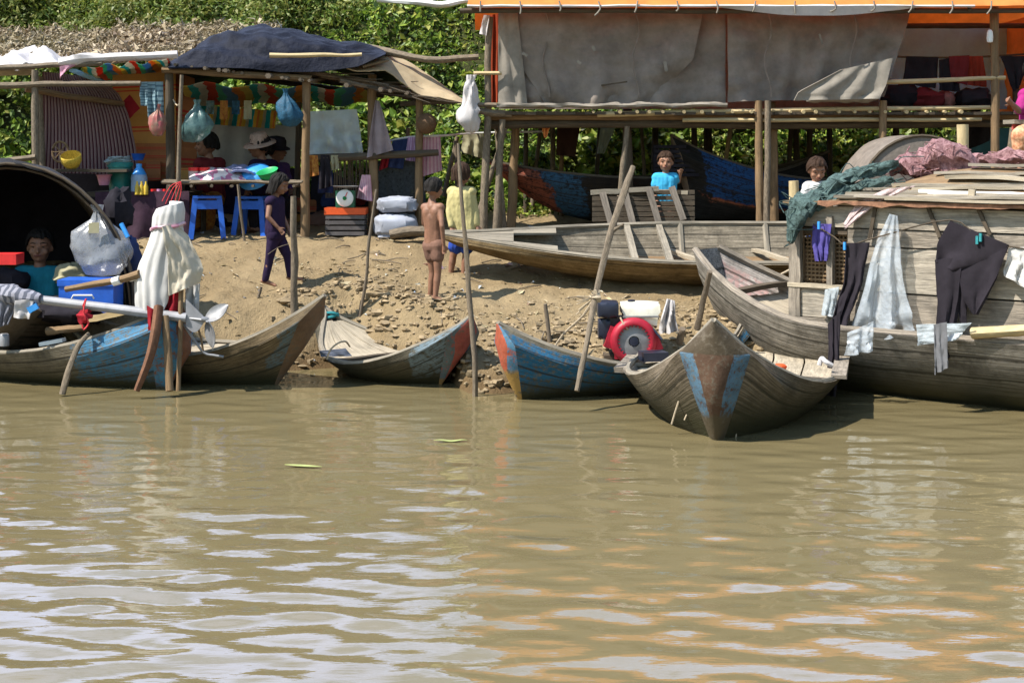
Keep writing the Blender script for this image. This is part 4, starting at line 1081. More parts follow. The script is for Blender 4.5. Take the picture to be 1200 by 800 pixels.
# table goods
item(MB().sheet(lambda u, v: P(lerp(222, 288, u), lerp(213, 203, v)+3*(2*u-1)*0, 14.85+.5*v)+V((0, 0, .10*math.sin(u*3.14)**.7*math.sin(v*3.1+.02)+.03*fbm((u*4, v*4, 2), 3))), 26, 14, .01, ulen=1), 'folded_cloth', stripes('white_pink_cloth', [(.7, (.78, .70, .72)), (.3, (.6, .22, .36))], 4, wob=.6), 'white cloth with pink stripes heaped on the stick table', 'cloth')
for k, px in enumerate((227, 240)):
    j = thing('food_jar', ('clear jar with red lid on the left end of the stick table', 'second red lidded jar beside the striped cloth on the stick table')[k], 'jar', P(px, 211, 15.1), 'red lidded jars')
    part(MB().lathe(P(px, 211, 15.1), [(0, 0), (.055, 0), (.057, .09), (.05, .1), (0, .1)]), 'body', plastic('jar_body%d' % k, (.5, .35, .3)), j)
    part(MB().lathe(P(px, 211, 15.1), [(0, .1), (.058, .1), (.058, .135), (0, .137)]), 'lid', 'red_plastic', j)
item(MB().lathe(P(296, 200, 15.0)+V((0, .1, -.05)), [(0, .06), (.1, .055), (.17, 0), (.185, -.03), (.19, -.03), (.175, .005), (.1, .065), (0, .07)], 24, (-.25, -.75, .75)), 'plastic_basin', 'sky_plastic', 'bright blue plastic basin tipped up on the stick table', 'basin')
item(MB().lathe(P(316, 212, 14.95), [(0, 0), (.07, 0), (.11, .11), (.12, .115), (.1, .1), (.06, .01), (0, .01)], 20, (-.2, -.3, .9)), 'plastic_basin', 'green_plastic', 'green plastic basin right of the tipped blue basin', 'basin')
item(MB().sheet(lambda u, v: P(lerp(262, 300, u), lerp(206, 198, v), 15.0+.4*v)+V((0, 0, .05*math.sin(u*3.14)+.02*fbm((u*5, v*5, 1), 3))), 14, 8, .01), 'folded_cloth', cloth('lavender', (.30, .32, .52)), 'folded lavender cloth between the striped cloth and blue basin', 'cloth')
# crowded goods at the back of the stall
for k, (px, py, sx, sz, m, label) in enumerate((
    (375, 262, .16, .14, 'brown_short', 'brown bundle on the ground left of the orange crate'), (388, 238, .12, .1, 'navy', 'navy bundle stacked left of the green scale'),
    (432, 262, .12, .12, 'khaki', 'khaki bundle between the orange crate and the sacks'), (420, 232, .1, .08, 'maroon', 'dark red bundle just right of the green scale'),
    (258, 268, .15, .12, 'charcoal', 'dark bundle on the ground between the two blue stools'), (330, 266, .14, .14, 'brown_short', 'brown bundle right of the blue stools'))):
    item(MB().ball(P(px, py, 16.0)+V((0, 0, 0)), (sx, .14, sz), 16, 10, .4, 2), 'cloth_bundle', m, label, 'bundle', 'bundles in the stall shade')
for k, (px, py, w_, h_, m, label) in enumerate(((345, 262, .28, .22, 'card', 'cardboard box on the ground behind the walking girl'), (360, 240, .22, .16, 'card2', 'red printed box beside the stall post'), (180, 200, .16, .2, 'card2', 'red carton against the cardboard wall'), (216, 205, .14, .16, 'card', 'small carton beside the woman in dark red'))):
    item(MB().box(P(px, py, 16.3 if px > 230 else 15.8), (w_, .2, h_), .1*k), 'cardboard_box', m, label, 'box', 'boxes in the stall')
for k, px in enumerate((246, 262, 276, 290)):
    mb = MB(); hang([(px-4, 118), (px-4, 134+k % 2*6)], [(px+5, 118), (px+5, 134+k % 2*6)], atY(15.6), .03, 1, 6, 12, mb=mb)
    item(mb, 'sachet_strip', ('tealbag', 'flower', 'bluebag', 'khaki')[k], ('teal strip of packets hanging nearest the teal bag', 'orange strip of packets hanging under the stall roof', 'blue strip of packets hanging under the stall roof', 'khaki strip of packets hanging left of the blue mesh bag')[k], 'packets', 'packet strips under the stall roof')
# blue stools
def stool(c, rot, label):
    t = thing('plastic_stool', label, 'stool', c, 'blue plastic stools under the stick table')
    c = V(c); R = Matrix.Rotation(rot, 3, 'Z')
    mb = MB(); mb.box(c+V((0, 0, .44)), (.30, .30, .025), rot); part(mb, 'seat', 'blue_plastic', t)
    for sx in (-1, 1):
        for sy in (-1, 1):
            part(MB().plank(c+R @ V((sx*.17, sy*.17, 0)), c+R @ V((sx*.125, sy*.125, .43)), .055, .02, up=R @ V((0, 1, 0)), jit=0), 'leg', 'blue_plastic', t)
    for (a, b) in (((-1, -1), (1, -1)), ((-1, 1), (1, 1)), ((-1, -1), (-1, 1)), ((1, -1), (1, 1))):
        part(MB().plank(c+R @ V((a[0]*.135, a[1]*.135, .36)), c+R @ V((b[0]*.135, b[1]*.135, .36)), .09, .012, up=R @ V((0, 1, 0) if a[1] == b[1] else (1, 0, 0)), jit=0), 'apron', 'blue_plastic', t)
stool(P(243, 279, 15.05), .2, 'blue plastic stool under the left half of the stick table')
stool(P(297, 279, 15.2), -.15, 'blue plastic stool under the table beside the walking girl')
# scale, crate, sacks
sc = thing('weighing_scale', 'green kitchen scale with round white dial on an orange crate', 'scale', P(405, 243, 15.05))
c0 = P(405, 243, 15.05)
part(MB().box(c0+V((0, 0, .09)), (.2, .13, .18)), 'body', mat('scale_green', (.02, .11, .06), .2, 10, rough=.4), sc)
dl = part(MB().lathe(c0+V((0, -.066, .1)), [(0, .0), (.088, 0), (.092, .012), (.08, .02), (0, .021)], 26, (0, -1, 0)), 'dial', 'white_paint', sc)
part(MB().lathe(c0+V((0, -.09, .1)), [(0, 0), (.022, 0), (.018, .008), (0, .009)], 12, (0, -1, 0)), 'hub', mat('hub_green', (.02, .2, .06), 0), dl)
part(MB().plank(c0+V((0, -.094, .1)), c0+V((.03, -.094, .165)), .008, .004, up=(0, 1, 0), jit=0), 'pointer', 'red_plastic', dl)
part(MB().lathe(c0, [(.02, .18), (.02, .21), (.13, .215), (.14, .23), (0, .225)], 20), 'pan', 'steel', sc)
cr = thing('plastic_crate', 'dark orange crate standing under the green scale', 'crate', P(406, 276, 15.1))
c0 = P(406, 276, 15.1)
part(MB().box(c0+V((0, 0, .265)), (.44, .3, .07)), 'rim', 'orange_plastic', cr)
for sx, sy, lx, ly in ((0, -1, .41, .02), (0, 1, .41, .02), (-1, 0, .02, .27), (1, 0, .02, .27)):
    for k in range(4): part(MB().box(c0+V((sx*.2, sy*.135, .03+k*.058)), (lx, ly, .04)), 'slat', mat('crate_dark', (.10, .09, .09), .3, 10) if 'cd_' not in M else M['cd_'], cr)
    M['cd_'] = bpy.data.materials['crate_dark']
def sack(c, sx, sy, sz, label, rot=0):
    mb = MB(); mb.ball(V(c)+V((0, 0, sz)), (sx, sy, sz), 24, 16, .0)
    for i, p in enumerate(mb.v):
        d = p-V(c)-V((0, 0, sz)); q = V((d.x/sx, d.y/sy, d.z/sz))
        q = V([math.copysign(abs(k)**.55, k) for k in q]); q *= 1+.17*fbm(q*1.6+V(c), 4)+.07*fbm(q*6, 4)-.16*abs(noise.noise(q*2.2+V(c)*3))
        mb.v[i] = V(c)+V((0, 0, sz))+V((q.x*sx*.93, q.y*sy*.93, q.z*sz*.9))
    return item(mb, 'rice_sack', 'rice_sack', label, 'sack', 'stacked white sacks')
sack(P(464, 281, 15.05), .25, .2, .145, 'pale woven sack at the bottom of the two sack pile')
sack(P(466, 250, 15.1), .23, .18, .095, 'pale woven sack on top of the two sack pile')
item(MB().tube([P(457, 275, 14.75), P(480, 271, 14.75), P(505, 271, 14.75)], [.05, .055, .05], 10, 3, jit=.2), 'log', 'pole', 'short pale log lying on the ground in front of the sacks', 'log')
item(hang([(424, 205), (418, 232)], [(434, 205), (436, 236)], atY(15.15), .04, 1, 8, 10), 'hanging_cloth', 'pinkwhite', 'pale pink rag hanging beside the scale', 'cloth')
# clothes on rails
for L, R_, Y, m, label in (
    ([(376, 181), (374, 222)], [(386, 182), (390, 218)], 15.2, 'black_cloth', 'black garment hung at the left end of the dark rail'),
    ([(388, 182), (388, 200)], [(396, 182), (397, 198)], 15.2, 'khaki', 'small brownish rag over the dark rail'),
    ([(374, 196), (372, 226)], [(390, 198), (390, 226)], 15.3, 'navy', 'navy cloth hanging below the dark rail'),
    ([(360, 182), (360, 208)], [(372, 182), (374, 205)], 15.2, 'flower', 'orange patterned cloth beside the stall post'),
    ([(451, 166), (444, 200)], [(459, 165), (454, 196)], 16.4, 'red_cloth', 'red garment at the left end of the clothes line'),
    ([(460, 165), (454, 196)], [(478, 162), (472, 198)], 16.4, 'navy', 'dark blue garment next to the red one on the line'),
    ([(477, 161), (475, 188)], [(493, 160), (492, 190)], 16.4, 'lilac', 'lilac striped cloth in the middle of the clothes line'),
    ([(494, 161), (492, 208)], [(516, 160), (518, 200)], 16.4, 'pinkwhite', 'pink striped cloth at the right end of the clothes line'),
    ([(543, 158), (540, 178)], [(566, 157), (566, 186)], 16.3, 'khaki', 'pale khaki cloth on the line behind the house post')):
    item(hang(L, R_, atY(15.45 if Y == 16.4 else Y), .04, 2, 14, 14), 'hanging_cloth', m, label, 'cloth', 'laundry behind the stall')
item(MB().tube([P(440, 170, 15.47), P(478, 161, 15.47), P(520, 159, 15.5), P(560, 156, 16.3), P(640, 154, 16.4)], .012, 5, 4), 'clothes_line', 'white_paint', 'white line strung between stall and stilt house with laundry', 'line')
for k, (x0, y0, x1, y1, Y) in enumerate(((478, 205, 478, 150, 17), (538, 215, 534, 165, 16.8), (520, 190, 536, 160, 17.2))):
    item(MB().pole(P(x0, y0+40, Y), P(x1, y1, Y), .03, .025, .02), 'fence_post', 'pole', ('thin post behind the lilac laundry', 'thin post behind the child in yellow', 'slanting stick behind the clothes line')[k], 'post', 'thin posts behind the clothes line')
item(MB().tube([P(442, 0, 18.9), P(490, 3, 18.8), P(518, 6, 18.8), P(545, 1, 18.8), P(590, -2, 18.8)], [.035, .045, .05, .045, .04], 8, 4, jit=.2), 'bare_branch', 'white_paint', 'bleached bare branch lying across the greenery above the stall', 'branch')

# ---------------------------------------------------------------- stilt house
YH0, YB = 15.1, 17.5
sh = thing('stilt_house', 'raised pole house with orange tarp roof and grey tarp walls', 'house', P(870, 265, 16.2))
def hp(mb, nm, m, **k): return mb.build(nm, m, sh, **k)
for px0, py0, px1, py1, Y, r_, m in (
    (566, 285, 574, 20, 15.05, .042, 'pole'), (580, 285, 589, 140, 15.05, .04, 'pole'), (598, 282, 604, 140, 15.6, .055, 'brown_wood'),
    (553, 275, 593, 148, 15.2, .03, 'pole'), (592, 282, 582, 150, 15.3, .03, 'pole'),
    (724, 262, 735, 148, 15.1, .035, 'pole'), (736, 262, 735, 128, 15.4, .06, 'dark_wood'),
    (891, 275, 889, 118, 15.0, .045, 'brown_wood'), (899, 275, 900, 118, 14.95, .038, 'pole'), (907, 275, 905, 120, 15.3, .055, 'brown_wood'),
    (1032, 275, 1035, 118, 15.0, .045, 'brown_wood'), (1168, 265, 1165, 5, 15.0, .05, 'brown_wood'),
    (1175, 265, 1187, 150, 14.7, .04, 'pole'), (1190, 265, 1190, 70, 15.6, .04, 'dark_wood')):
    hp(MB().pole(P(px0, py0, Y), P(px1, py1, Y), r_, r_*.85, .012), 'post', m)
for px, sl, m, r_ in ((616, 0, 'dark_wood', .03), (628, -6, 'pole', .03), (648, 1, 'pole', .035), (658, 0, 'brown_wood', .03), (768, 0, 'dark_wood', .05), (815, 2, 'dark_wood', .04), (829, 1, 'dark_wood', .04),
               (834, 3, 'dark_wood', .03), (848, -10, 'bamboo', .03), (888, 0, 'dark_wood', .04), (924, -4, 'dark_wood', .035), (934, 2, 'dark_wood', .045), (947, -2, 'dark_wood', .04), (973, 1, 'dark_wood', .045),
               (1050, 0, 'dark_wood', .05), (1080, 0, 'dark_wood', .05), (1150, 0, 'dark_wood', .05), (755, 3, 'pole', .025), (700, -3, 'dark_wood', .03)):
    Y = 17.4+rnd.uniform(-.5, .3)
    hp(MB().pole(P(px+sl, 262, Y), P(px-sl, 140, Y), r_, r_*.85, .012), 'post', m)
# floor platform
for k in range(5):
    Y = YH0+.05+k*.55
    hp(MB().pole(P(572, 136, YH0)+V((0, Y-YH0, 0)), P(1250, 136+rnd.uniform(-2, 2), YH0)+V((0, Y-YH0, 0)), .045, .04, .003, 12), 'floor_beam', 'brown_wood')
hp(MB().pole(P(572, 146, YH0+.1), P(1250, 144, YH0+.1), .05, .05, .004, 12), 'floor_beam', 'dark_wood')
hp(MB().pole(P(700, 134, YH0-.07), P(1160, 126, YH0-.07), .03, .026, .004, 12), 'floor_edge_pole', 'bamboo')
hp(MB().pole(P(800, 141, YH0-.06), P(1150, 140, YH0-.06), .024, .02, .004, 12), 'floor_edge_pole', 'bamboo')
fl = MB(); z0 = P(0, 131, YH0).z
for k in range(60):
    x = lerp(P(575, 0, YH0).x, P(1260, 0, YH0).x, k/59)
    fl.plank((x, YH0-.08+rnd.uniform(-.05, .02), z0-.02), (x, YB+.2, z0-.02), .115, .03, seg=2)
hp(fl, 'floor', 'dark_wood')
mb = MB()
for k in range(22):
    px = 700+k*20+rnd.uniform(-6, 6); p = P(px, 131, YH0-.06)
    mb.tube([p+V((0, .1, .01)), p+V((rnd.uniform(-.01, .01), -.09, -.005))], rnd.uniform(.014, .022), 7, 1)
hp(mb, 'joist_end', 'bamboo')
hp(MB().pole(P(542, 129, 15.0), P(600, 134, 15.05), .04, .035, .02), 'rail', 'pole')
hp(MB().pole(P(556, 123, 14.98), P(650, 126, 15.0), .026, .022, .02), 'rail', 'pole')
hp(MB().pole(P(555, 86, 15.0), P(588, 86, 15.0), .02, .018, .01), 'rail', 'bamboo')
hp(MB().pole(P(1030, 97, 14.98), P(1178, 91, 14.98), .028, .024, .006), 'rail', 'bamboo')
hp(MB().pole(P(1012, 109, 14.96), P(1005, 90, 14.96), .012, .01, .01), 'rail', 'pole')
# tarps
hp(hang([(584, 14), (584, 124)], [(850, 12), (850, 122)], atY(15.14), .09, 4, 70, 34, top=.5, crease=1.1), 'wall_tarp', 'grey_tarp')
hp(hang([(592, 16), (600, 60), (640, 124)], [(824, 13), (812, 70), (760, 123)], atY(15.06), .07, 3, 60, 34, top=.5, crease=1.1), 'wall_tarp', 'grey_tarp')
hp(hang([(852, 14), (853, 120)], [(1070, 10), (1034, 114)], atY(15.1), .09, 4, 60, 34, top=.5, crease=1.1), 'wall_tarp', 'grey_tarp')
hp(hang([(584, 14), (584, 122)], [(606, 14), (618, 122)], atY(15.04), .03, 2, 12, 18), 'edge_curtain', 'grey_tarp2')
hp(hang([(573, 18), (572, 122)], [(586, 16), (586, 120)], atY(15.3), .04, 2, 10, 14), 'rust_curtain', 'rust_curtain')
hp(hang([(567, 18), (562, 40)], [(574, 18), (570, 42)], atY(15.0), .03, 1, 6, 8), 'rag', 'white_tarp')
for (x0, y0, x1, y1, w_) in ((779, 72, 781, 84, .035), (700, 101, 735, 96, .016), (694, 54, 697, 60, .03), (612, 62, 618, 66, .03), (960, 40, 964, 52, .02), (676, 72, 681, 75, .03)):
    hp(MB().plank(P(x0, y0, 14.985), P(x1, y1, 14.985), w_, .006, up=(0, 1, 0), jit=.5), 'tarp_tear', 'grey_tarp2' if x0 != 700 else 'dark_wood')
for px in (640, 745, 900, 1000):
    hp(MB().tube([P(px+4*math.sin(k*.9), 15+k*11, 15.02) for k in range(10)], .009, 5, 2, jit=.4), 'tarp_seam', 'grey_tarp')
# gathered tarp bottom roll
hp(MB().tube([P(x, 124+2.2*noise.noise(V((x*.031, 0, 0)))-(x-585)*.004, 14.98) for x in range(582, 860, 10)], .036, 8, 2, jit=.6, flat=.7), 'tarp_roll', 'grey_tarp2')
hp(MB().tube([P(x, 118+5*noise.noise(V((x*.05, 5, 0)))-(x-860)*.02, 14.98) for x in range(945, 1036, 12)], [.03, .05, .06, .07, .075, .07, .07, .05], 9, 2, jit=.6, flat=.7), 'tarp_roll', 'grey_tarp2')
hp(hang([(985, 82), (935, 108), (930, 118)], [(1046, 68), (1038, 100), (1030, 116)], atY(14.86), .05, 3, 20, 14), 'tarp_fold', 'grey_tarp2')
# roof
ev, rg, bk_ = P(555, 13, 14.75), 5.0, 3.5
def rf(u, v):
    x = lerp(-.47, 6.6, u)
    if v < .5: t = v*2; p = V((x+.25*t*(1 if u < .1 else 0), lerp(14.72, 16.2, t), lerp(3.46, rg, t)-.05*math.sin(t*3.14)))
    else: t = v*2-1; p = V((x, lerp(16.2, 18.0, t), lerp(rg, bk_, t)))
    dip = -.035*(abs(math.sin(u*22)))*(1-abs(v*2-1))
    e = min(1, v*5)
    return p+V((0, 0, dip+.03*fbm((u*14, v*4, 2), 4)*(.25+.75*e)+.02*math.sin(u*60+3*noise.noise(V((u*8, v*4, 0))))*(v < .5)*e))
hp(MB().sheet(rf, 90, 26, .008), 'roof_tarp', 'orange_tarp')
hp(MB().tube([rf(i/40, 0)+V((0, -.012, 0)) for i in range(31)], .02, 7, 1, jit=.5, flat=.7), 'eave_hem', 'white_tarp')
hp(MB().sheet(lambda u, v: rf(lerp(.36, .68, u), 0)+V((0, -.03+.03*v, .0-.10*v*math.sin(u*3.14))), 24, 4, .006), 'eave_hem', 'white_tarp')
mb = MB()
for k in range(16):
    p = rf(.02+k*.058, 0)
    hp(MB().tube([p+V((0, -.03, .05)), p+V((rnd.uniform(-.02, .02), -.04, -.03)), p+V((rnd.uniform(-.05, .01), -.03, -rnd.uniform(.04, .11)))], .009, 5, 2), 'eave_tie', 'grey_tarp2')
hp(MB().pole((-.55, 14.8, 3.42), (6.7, 14.8, 3.42), .03, .03, .003, 12), 'roof_beam', 'dark_wood')
hp(MB().pole((-.3, 16.2, 4.92), (6.7, 16.2, 4.92), .035, .035, .003, 12), 'roof_beam', 'dark_wood')
hp(MB().pole((3.8, 15.9, 3.36), (6.7, 15.9, 3.36), .03, .03, .003, 12), 'roof_beam', 'dark_wood')
for x in (4.2, 4.8, 5.4, 6.0): hp(MB().pole((x, 14.75, 3.42), (x+.05, 16.2, 4.9), .022, .02, .01), 'rafter', 'dark_wood')
# interior right
hp(hang([(1040, 28), (1030, 128)], [(1260, 28), (1260, 128)], atY(16.9), .06, 6, 40, 16, crease=.8), 'back_sheet', 'blue_sheet')
hp(hang([(585, 15), (585, 128)], [(1040, 15), (1040, 128)], atY(17.2), .06, 6, 40, 10), 'back_sheet', 'grey_tarp')
hp(patch((V((5.9, 14.9, 3.5)), V((5.95, 17.4, 3.5)), V((5.95, 17.4, 2.35)), V((5.9, 14.9, 2.35))), .05, 14, 12), 'end_sheet', 'orange_tarp')
hp(MB().tube([P(1030, 66, 15.6), P(1120, 68, 15.6), P(1230, 62, 15.6)], .012, 5, 3), 'inner_line', 'dark_wood')
for L, R_, Y, m, label in (
    ([(1062, 66), (1058, 98)], [(1100, 67), (1096, 104)], 15.58, 'black_cloth', 'wide black garment on the line inside the stilt house'),
    ([(1100, 70), (1100, 106)], [(1122, 68), (1124, 108)], 15.55, 'black_cloth', 'narrow black garment beside the maroon one in the stilt house'),
    ([(1112, 66), (1116, 96)], [(1136, 65), (1134, 100)], 15.5, 'maroon', 'dark maroon garment on the line inside the stilt house'),
    ([(1134, 66), (1134, 100)], [(1152, 66), (1156, 102)], 15.55, cloth('brick_cloth', (.26, .04, .025)), 'brick red garment nearest the front post of the house'),
    ([(1172, 66), (1188, 108)], [(1208, 66), (1196, 100)], 15.4, 'black_cloth', 'black garment at the right edge inside the stilt house')):
    item(hang(L, R_, atY(Y), .05, 2, 14, 14), 'hanging_garment', m, label, 'garment', 'dark laundry inside the stilt house')
for px, py, sx, sz, m, label in ((1055, 112, .22, .15, 'black_cloth', 'heap of black clothes on the house floor behind the tarp edge'), (1085, 114, .2, .12, 'maroon', 'dark heap of cloth in the middle of the house floor'), (1108, 112, .1, .11, mat('dull_pink', (.22, .10, .09), .3, 20), 'dull pink bundle on the house floor'), (1140, 113, .22, .13, 'charcoal', 'charcoal heap of cloth on the house floor near the post')):
    item(MB().ball(P(px, 126, 15.7)+V((0, 0, sz*.7)), (sx, .2, sz), 16, 10, .35, 2), 'cloth_heap', m, label, 'clothes', 'heaps of cloth on the house floor')
item(MB().lathe(P(1160, 44, 14.9), [(0, -.06), (.03, -.05), (.035, 0), (.03, .06), (.015, .08), (0, .085)], 12, jit=.1), 'hanging_bottle', 'white_paint', 'small white bottle hung high on the right house post', 'bottle')
# under the house
for L, R_, Y, m, label in (
    ([(610, 136), (616, 146)], [(628, 136), (618, 146)], 15.3, 'orange_tarp', 'small orange rag poking from the floor near the left posts'),
    ([(632, 140), (638, 161)], [(648, 140), (640, 162)], 15.25, 'orange_tarp', 'pointed orange rag dangling under the stilt house floor'),
    ([(653, 144), (652, 182)], [(680, 146), (674, 184)], 16.2, cloth('brown_drape', (.07, .035, .025)), 'dark brown cloth hanging under the house floor'),
    ([(704, 148), (700, 180)], [(722, 148), (708, 180)], 17.0, 'milky', 'pale plastic scrap hanging under the house in front of the greenery'),
    ([(1136, 138), (1128, 178)], [(1165, 138), (1160, 165)], 16.0, 'black_cloth', 'black rags hanging under the right part of the house')):
    item(hang(L, R_, atY(Y), .04, 1.5, 12, 12), 'hanging_rag', m, label, 'rag', 'rags hanging under the stilt house floor')
item(hang([(1135, 150), (1135, 205)], [(1185, 150), (1185, 205)], atY(16.9), .03, 2, 10, 8), 'teal_sheet', cloth('dull_teal', (.06, .15, .18)), 'dull teal sheet hanging behind the log under the house', 'sheet')
# hooped grey cover
hc = thing('hooped_cover', 'big grey matting hood arched on the ground under the house', 'boat cover', P(1080, 240, 14.2))
def hood(u, v):
    a = math.pi*u; px = 1080-76*math.cos(a)*(1-.12*math.sin(a)); py = 245-86*math.sin(a)**.75
    return P(px, py, 13.9)+V((0, .9*v, 0))
part(MB().sheet(lambda u, v: hood(u, v)+V((0, 0, .02*fbm((u*5, v*5, 1), 3))), 34, 8, .02), 'cover', 'mat_canvas', hc)
part(MB().sheet(lambda u, v: hood(u, 0).lerp(P(lerp(1010, 1150, u), 246, 13.92), v)+V((0, -.03*math.sin(v*3.1)*math.sin(u*3.1), 0)), 30, 8, .012), 'front_panel', 'mat_canvas', hc)
part(MB().tube([hood(i/20, 0)+V((0, -.012, 0)) for i in range(21)], .016, 6, 1), 'rim', 'dark_wood', hc)
for k, (px, py, pb, Y, r_, label) in enumerate(((1130, 146, 260, 13.3, .052, 'pale sawn log standing upright behind the red net on the houseboat'), (932, 212, 290, 12.9, .045, 'pale sawn log end standing beside the child behind the net'))):
    item(MB().tube([P(px, pb, Y), P(px-1, (py+pb)/2, Y), P(px-2, py, Y)], [r_*1.1, r_, r_], 14, 2, jit=.1), 'upright_log', 'bamboo', label, 'log', 'sawn logs standing behind the houseboat')
# slatted frame on the beached boat
sf = thing('bamboo_hurdle', 'weathered slatted frame with leaning struts propped on the beached boat', 'frame', P(750, 262, 14.5))
for k in range(6): part(MB().plank(P(694, 227+k*6, 14.55-.02*k), P(814, 225+k*6.5, 14.55-.02*k), .045, .016, up=(0, 1, 0)), 'slat', 'dark_wood', sf)
part(MB().plank(P(692, 226, 14.55), P(772, 221, 14.5), .03, .05), 'top_rail', 'grey_wood', sf)
part(MB().plank(P(770, 224, 14.58), P(806, 226, 14.55), .03, .04), 'top_rail', 'pale_wood', sf)
for a, b in (((706, 226), (716, 262)), ((732, 224), (742, 264)), ((760, 220), (772, 262)), ((787, 219), (801, 258))):
    part(MB().plank(P(*a, 14.5), P(*b, 14.36), .065, .03, up=(0, 1, 0)), 'strut', mat('strut_wood', (.13, .11, .09), .5, 20, 'UV', (.3, 3, 1), stain=.5), sf)
sx = thing('slatted_crate', 'black slatted crate standing behind the child in blue', 'crate', P(790, 205, 15.5))
for k in range(7): part(MB().plank(P(766, 172+k*5.5, 15.5), P(810-max(0, 2-k)*3+k*1.5, 172+k*5.5, 15.5), .035, .03, up=(0, 1, 0)), 'slat', 'black_cloth', sx)
for x in (768, 788): part(MB().plank(P(x, 170, 15.53), P(x, 212, 15.53), .05, .03, up=(0, 1, 0)), 'upright', 'black_cloth', sx)

# ---------------------------------------------------------------- houseboat laundry and roof load
for L, R_, out, am, m, label, cat in (
    ([(958, 262), (957, 285), (961, 305)], [(980, 262), (976, 290), (974, 305)], .08, .03, 'purple', 'small violet blue cloth pegged below the houseboat window', 'cloth'),
    ([(1000, 284), (998, 330), (982, 376)], [(1028, 283), (1020, 330), (1000, 380)], .14, .05, 'charcoal', 'upper dark purple trousers bunched on the line beside the clear sheet', 'trousers'),
    ([(993, 375), (994, 405), (990, 455)], [(1007, 360), (1006, 420), (1002, 458)], .34, .03, 'charcoal', 'dark trouser leg trailing down to the waterline', 'trousers'),
    ([(1050, 250), (1030, 300), (1010, 370), (1000, 405)], [(1058, 252), (1062, 310), (1072, 360), (1078, 385)], .12, .11, 'clear', 'crumpled clear plastic sheet hanging to a point on the cabin wall', 'plastic sheet'),
    ([(974, 338), (970, 368)], [(990, 335), (984, 370)], .10, .03, 'milky', 'small scrap of clear plastic beside the dark trousers', 'plastic scrap'),
    ([(1016, 385), (1014, 412)], [(1046, 372), (1044, 405)], .34, .05, 'clear', 'lower tattered clear plastic flap over the hull', 'plastic sheet'),
    ([(1092, 376), (1094, 400)], [(1156, 374), (1140, 392)], .30, .03, 'milky', 'flat pale plastic strip tucked behind the black trousers', 'plastic sheet'),
    ([(1116, 375), (1117, 432)], [(1131, 372), (1132, 424)], .36, .02, cloth('grey_lining', (.17, .17, .18)), 'grey lining hanging out below the black trousers', 'cloth'),
    ([(1188, 290), (1184, 322)], [(1215, 288), (1215, 340)], .12, .04, 'white_cloth', 'white garment with brown trim at the right edge of the wall', 'garment')):
    item(hang(L, R_, (lambda px, py, o=out: wall(px, py)+hn*o), am, 2.2, 18, 26, crease=1.1), 'laundry', m, label, cat, 'laundry and plastic hung on the houseboat')
# black trousers: waist on the slant, one leg hanging, one leg flung right
mb = MB(); wl = lambda px, py: wall(px, py)+hn*.14
hang([(1122, 258), (1106, 284), (1105, 306)], [(1190, 286), (1172, 306), (1130, 318)], wl, .03, 1.5, 20, 14, .02, mb=mb)
hang([(1105, 303), (1108, 350), (1104, 416)], [(1137, 300), (1132, 350), (1118, 417)], wl, .035, 1.5, 14, 24, .03, mb=mb)
hang([(1118, 305), (1128, 345), (1134, 376)], [(1142, 296), (1140, 345), (1137, 378)], lambda px, py: wall(px, py)+hn*.11, .03, 1.2, 10, 18, .03, mb=mb)
hang([(1132, 318), (1136, 345), (1150, 366)], [(1189, 288), (1176, 322), (1152, 366)], wl, .03, 1.2, 16, 16, .02, mb=mb)
item(mb, 'laundry', 'charcoal', 'black leggings pegged with a teal clip and one leg flung sideways', 'trousers', 'laundry and plastic hung on the houseboat')
for k, (px, py, m) in enumerate(((1159, 277, 'tealrope'), (1155, 280, 'tealrope'), (1001, 287, 'sky_plastic'), (971, 263, 'sky_plastic'))):
    p = wall(px, py)+hn*.17
    item(MB().plank(p+V((0, 0, .03)), p-V((0, 0, .03)), .018, .02, up=hn, jit=0), 'clothes_peg', m, ('right one of two teal pegs on the black leggings', 'left one of two teal pegs on the black leggings', 'blue peg on the dark purple trousers', 'blue peg on the small violet cloth')[k], 'peg', 'clothes pegs')
item(MB().tube([wall(960, 262)+hn*.1, wall(985, 277)+hn*.11, wall(1002, 286)+hn*.13, wall(1040, 276)+hn*.13, wall(1122, 257)+hn*.14, wall(1160, 280)+hn*.14, wall(1215, 292)+hn*.12], .006, 5, 4), 'clothes_line', 'dark_wood', 'thin dark line strung along the houseboat wall', 'line')
# loose planks on roof
def rp(s, d, up=0): return roof(s, d)+V((0, 0, up))
for k, (sa, da, sb, db, w_, up, m, label) in enumerate((
    (-.75, .30, .95, .22, .13, .05, 'pale_wood', 'long pale plank with dark end lying on the houseboat roof'),
    (-.45, .12, 2.4, .06, .11, .03, 'board2', 'bleached board nearest the roof edge'),
    (-.1, .20, 2.6, .13, .13, .04, 'board2', 'broad bleached board in the middle of the roof pile'),
    (.6, .48, 2.8, .42, .16, .10, 'grey_wood', 'thin grey board lying highest at the right of the roof'),
    (-.9, .16, .5, .10, .06, .035, 'white_paint', 'thin whitish stick at the left end of the roof pile'),
    (.3, .30, 2.7, .28, .12, .05, 'pale_wood', 'pale split board behind the broad bleached one'),
    (.0, .07, 1.3, .13, .05, .05, 'bamboo', 'yellowish split cane crossing the roof boards'))):
    item(MB().plank(rp(sa, da, up), rp(sb, db, up), w_, .03, seg=8, jit=.25), 'loose_board', m, label, 'board', 'loose boards on the houseboat roof')
item(patch((rp(.35, .02, .06), rp(.75, .04, .05), rp(.7, .12, .08), rp(.4, .12, .09)), .03, 12, 8), 'dark_scrap', 'charcoal', 'dark crumpled scrap lying among the roof boards', 'scrap')
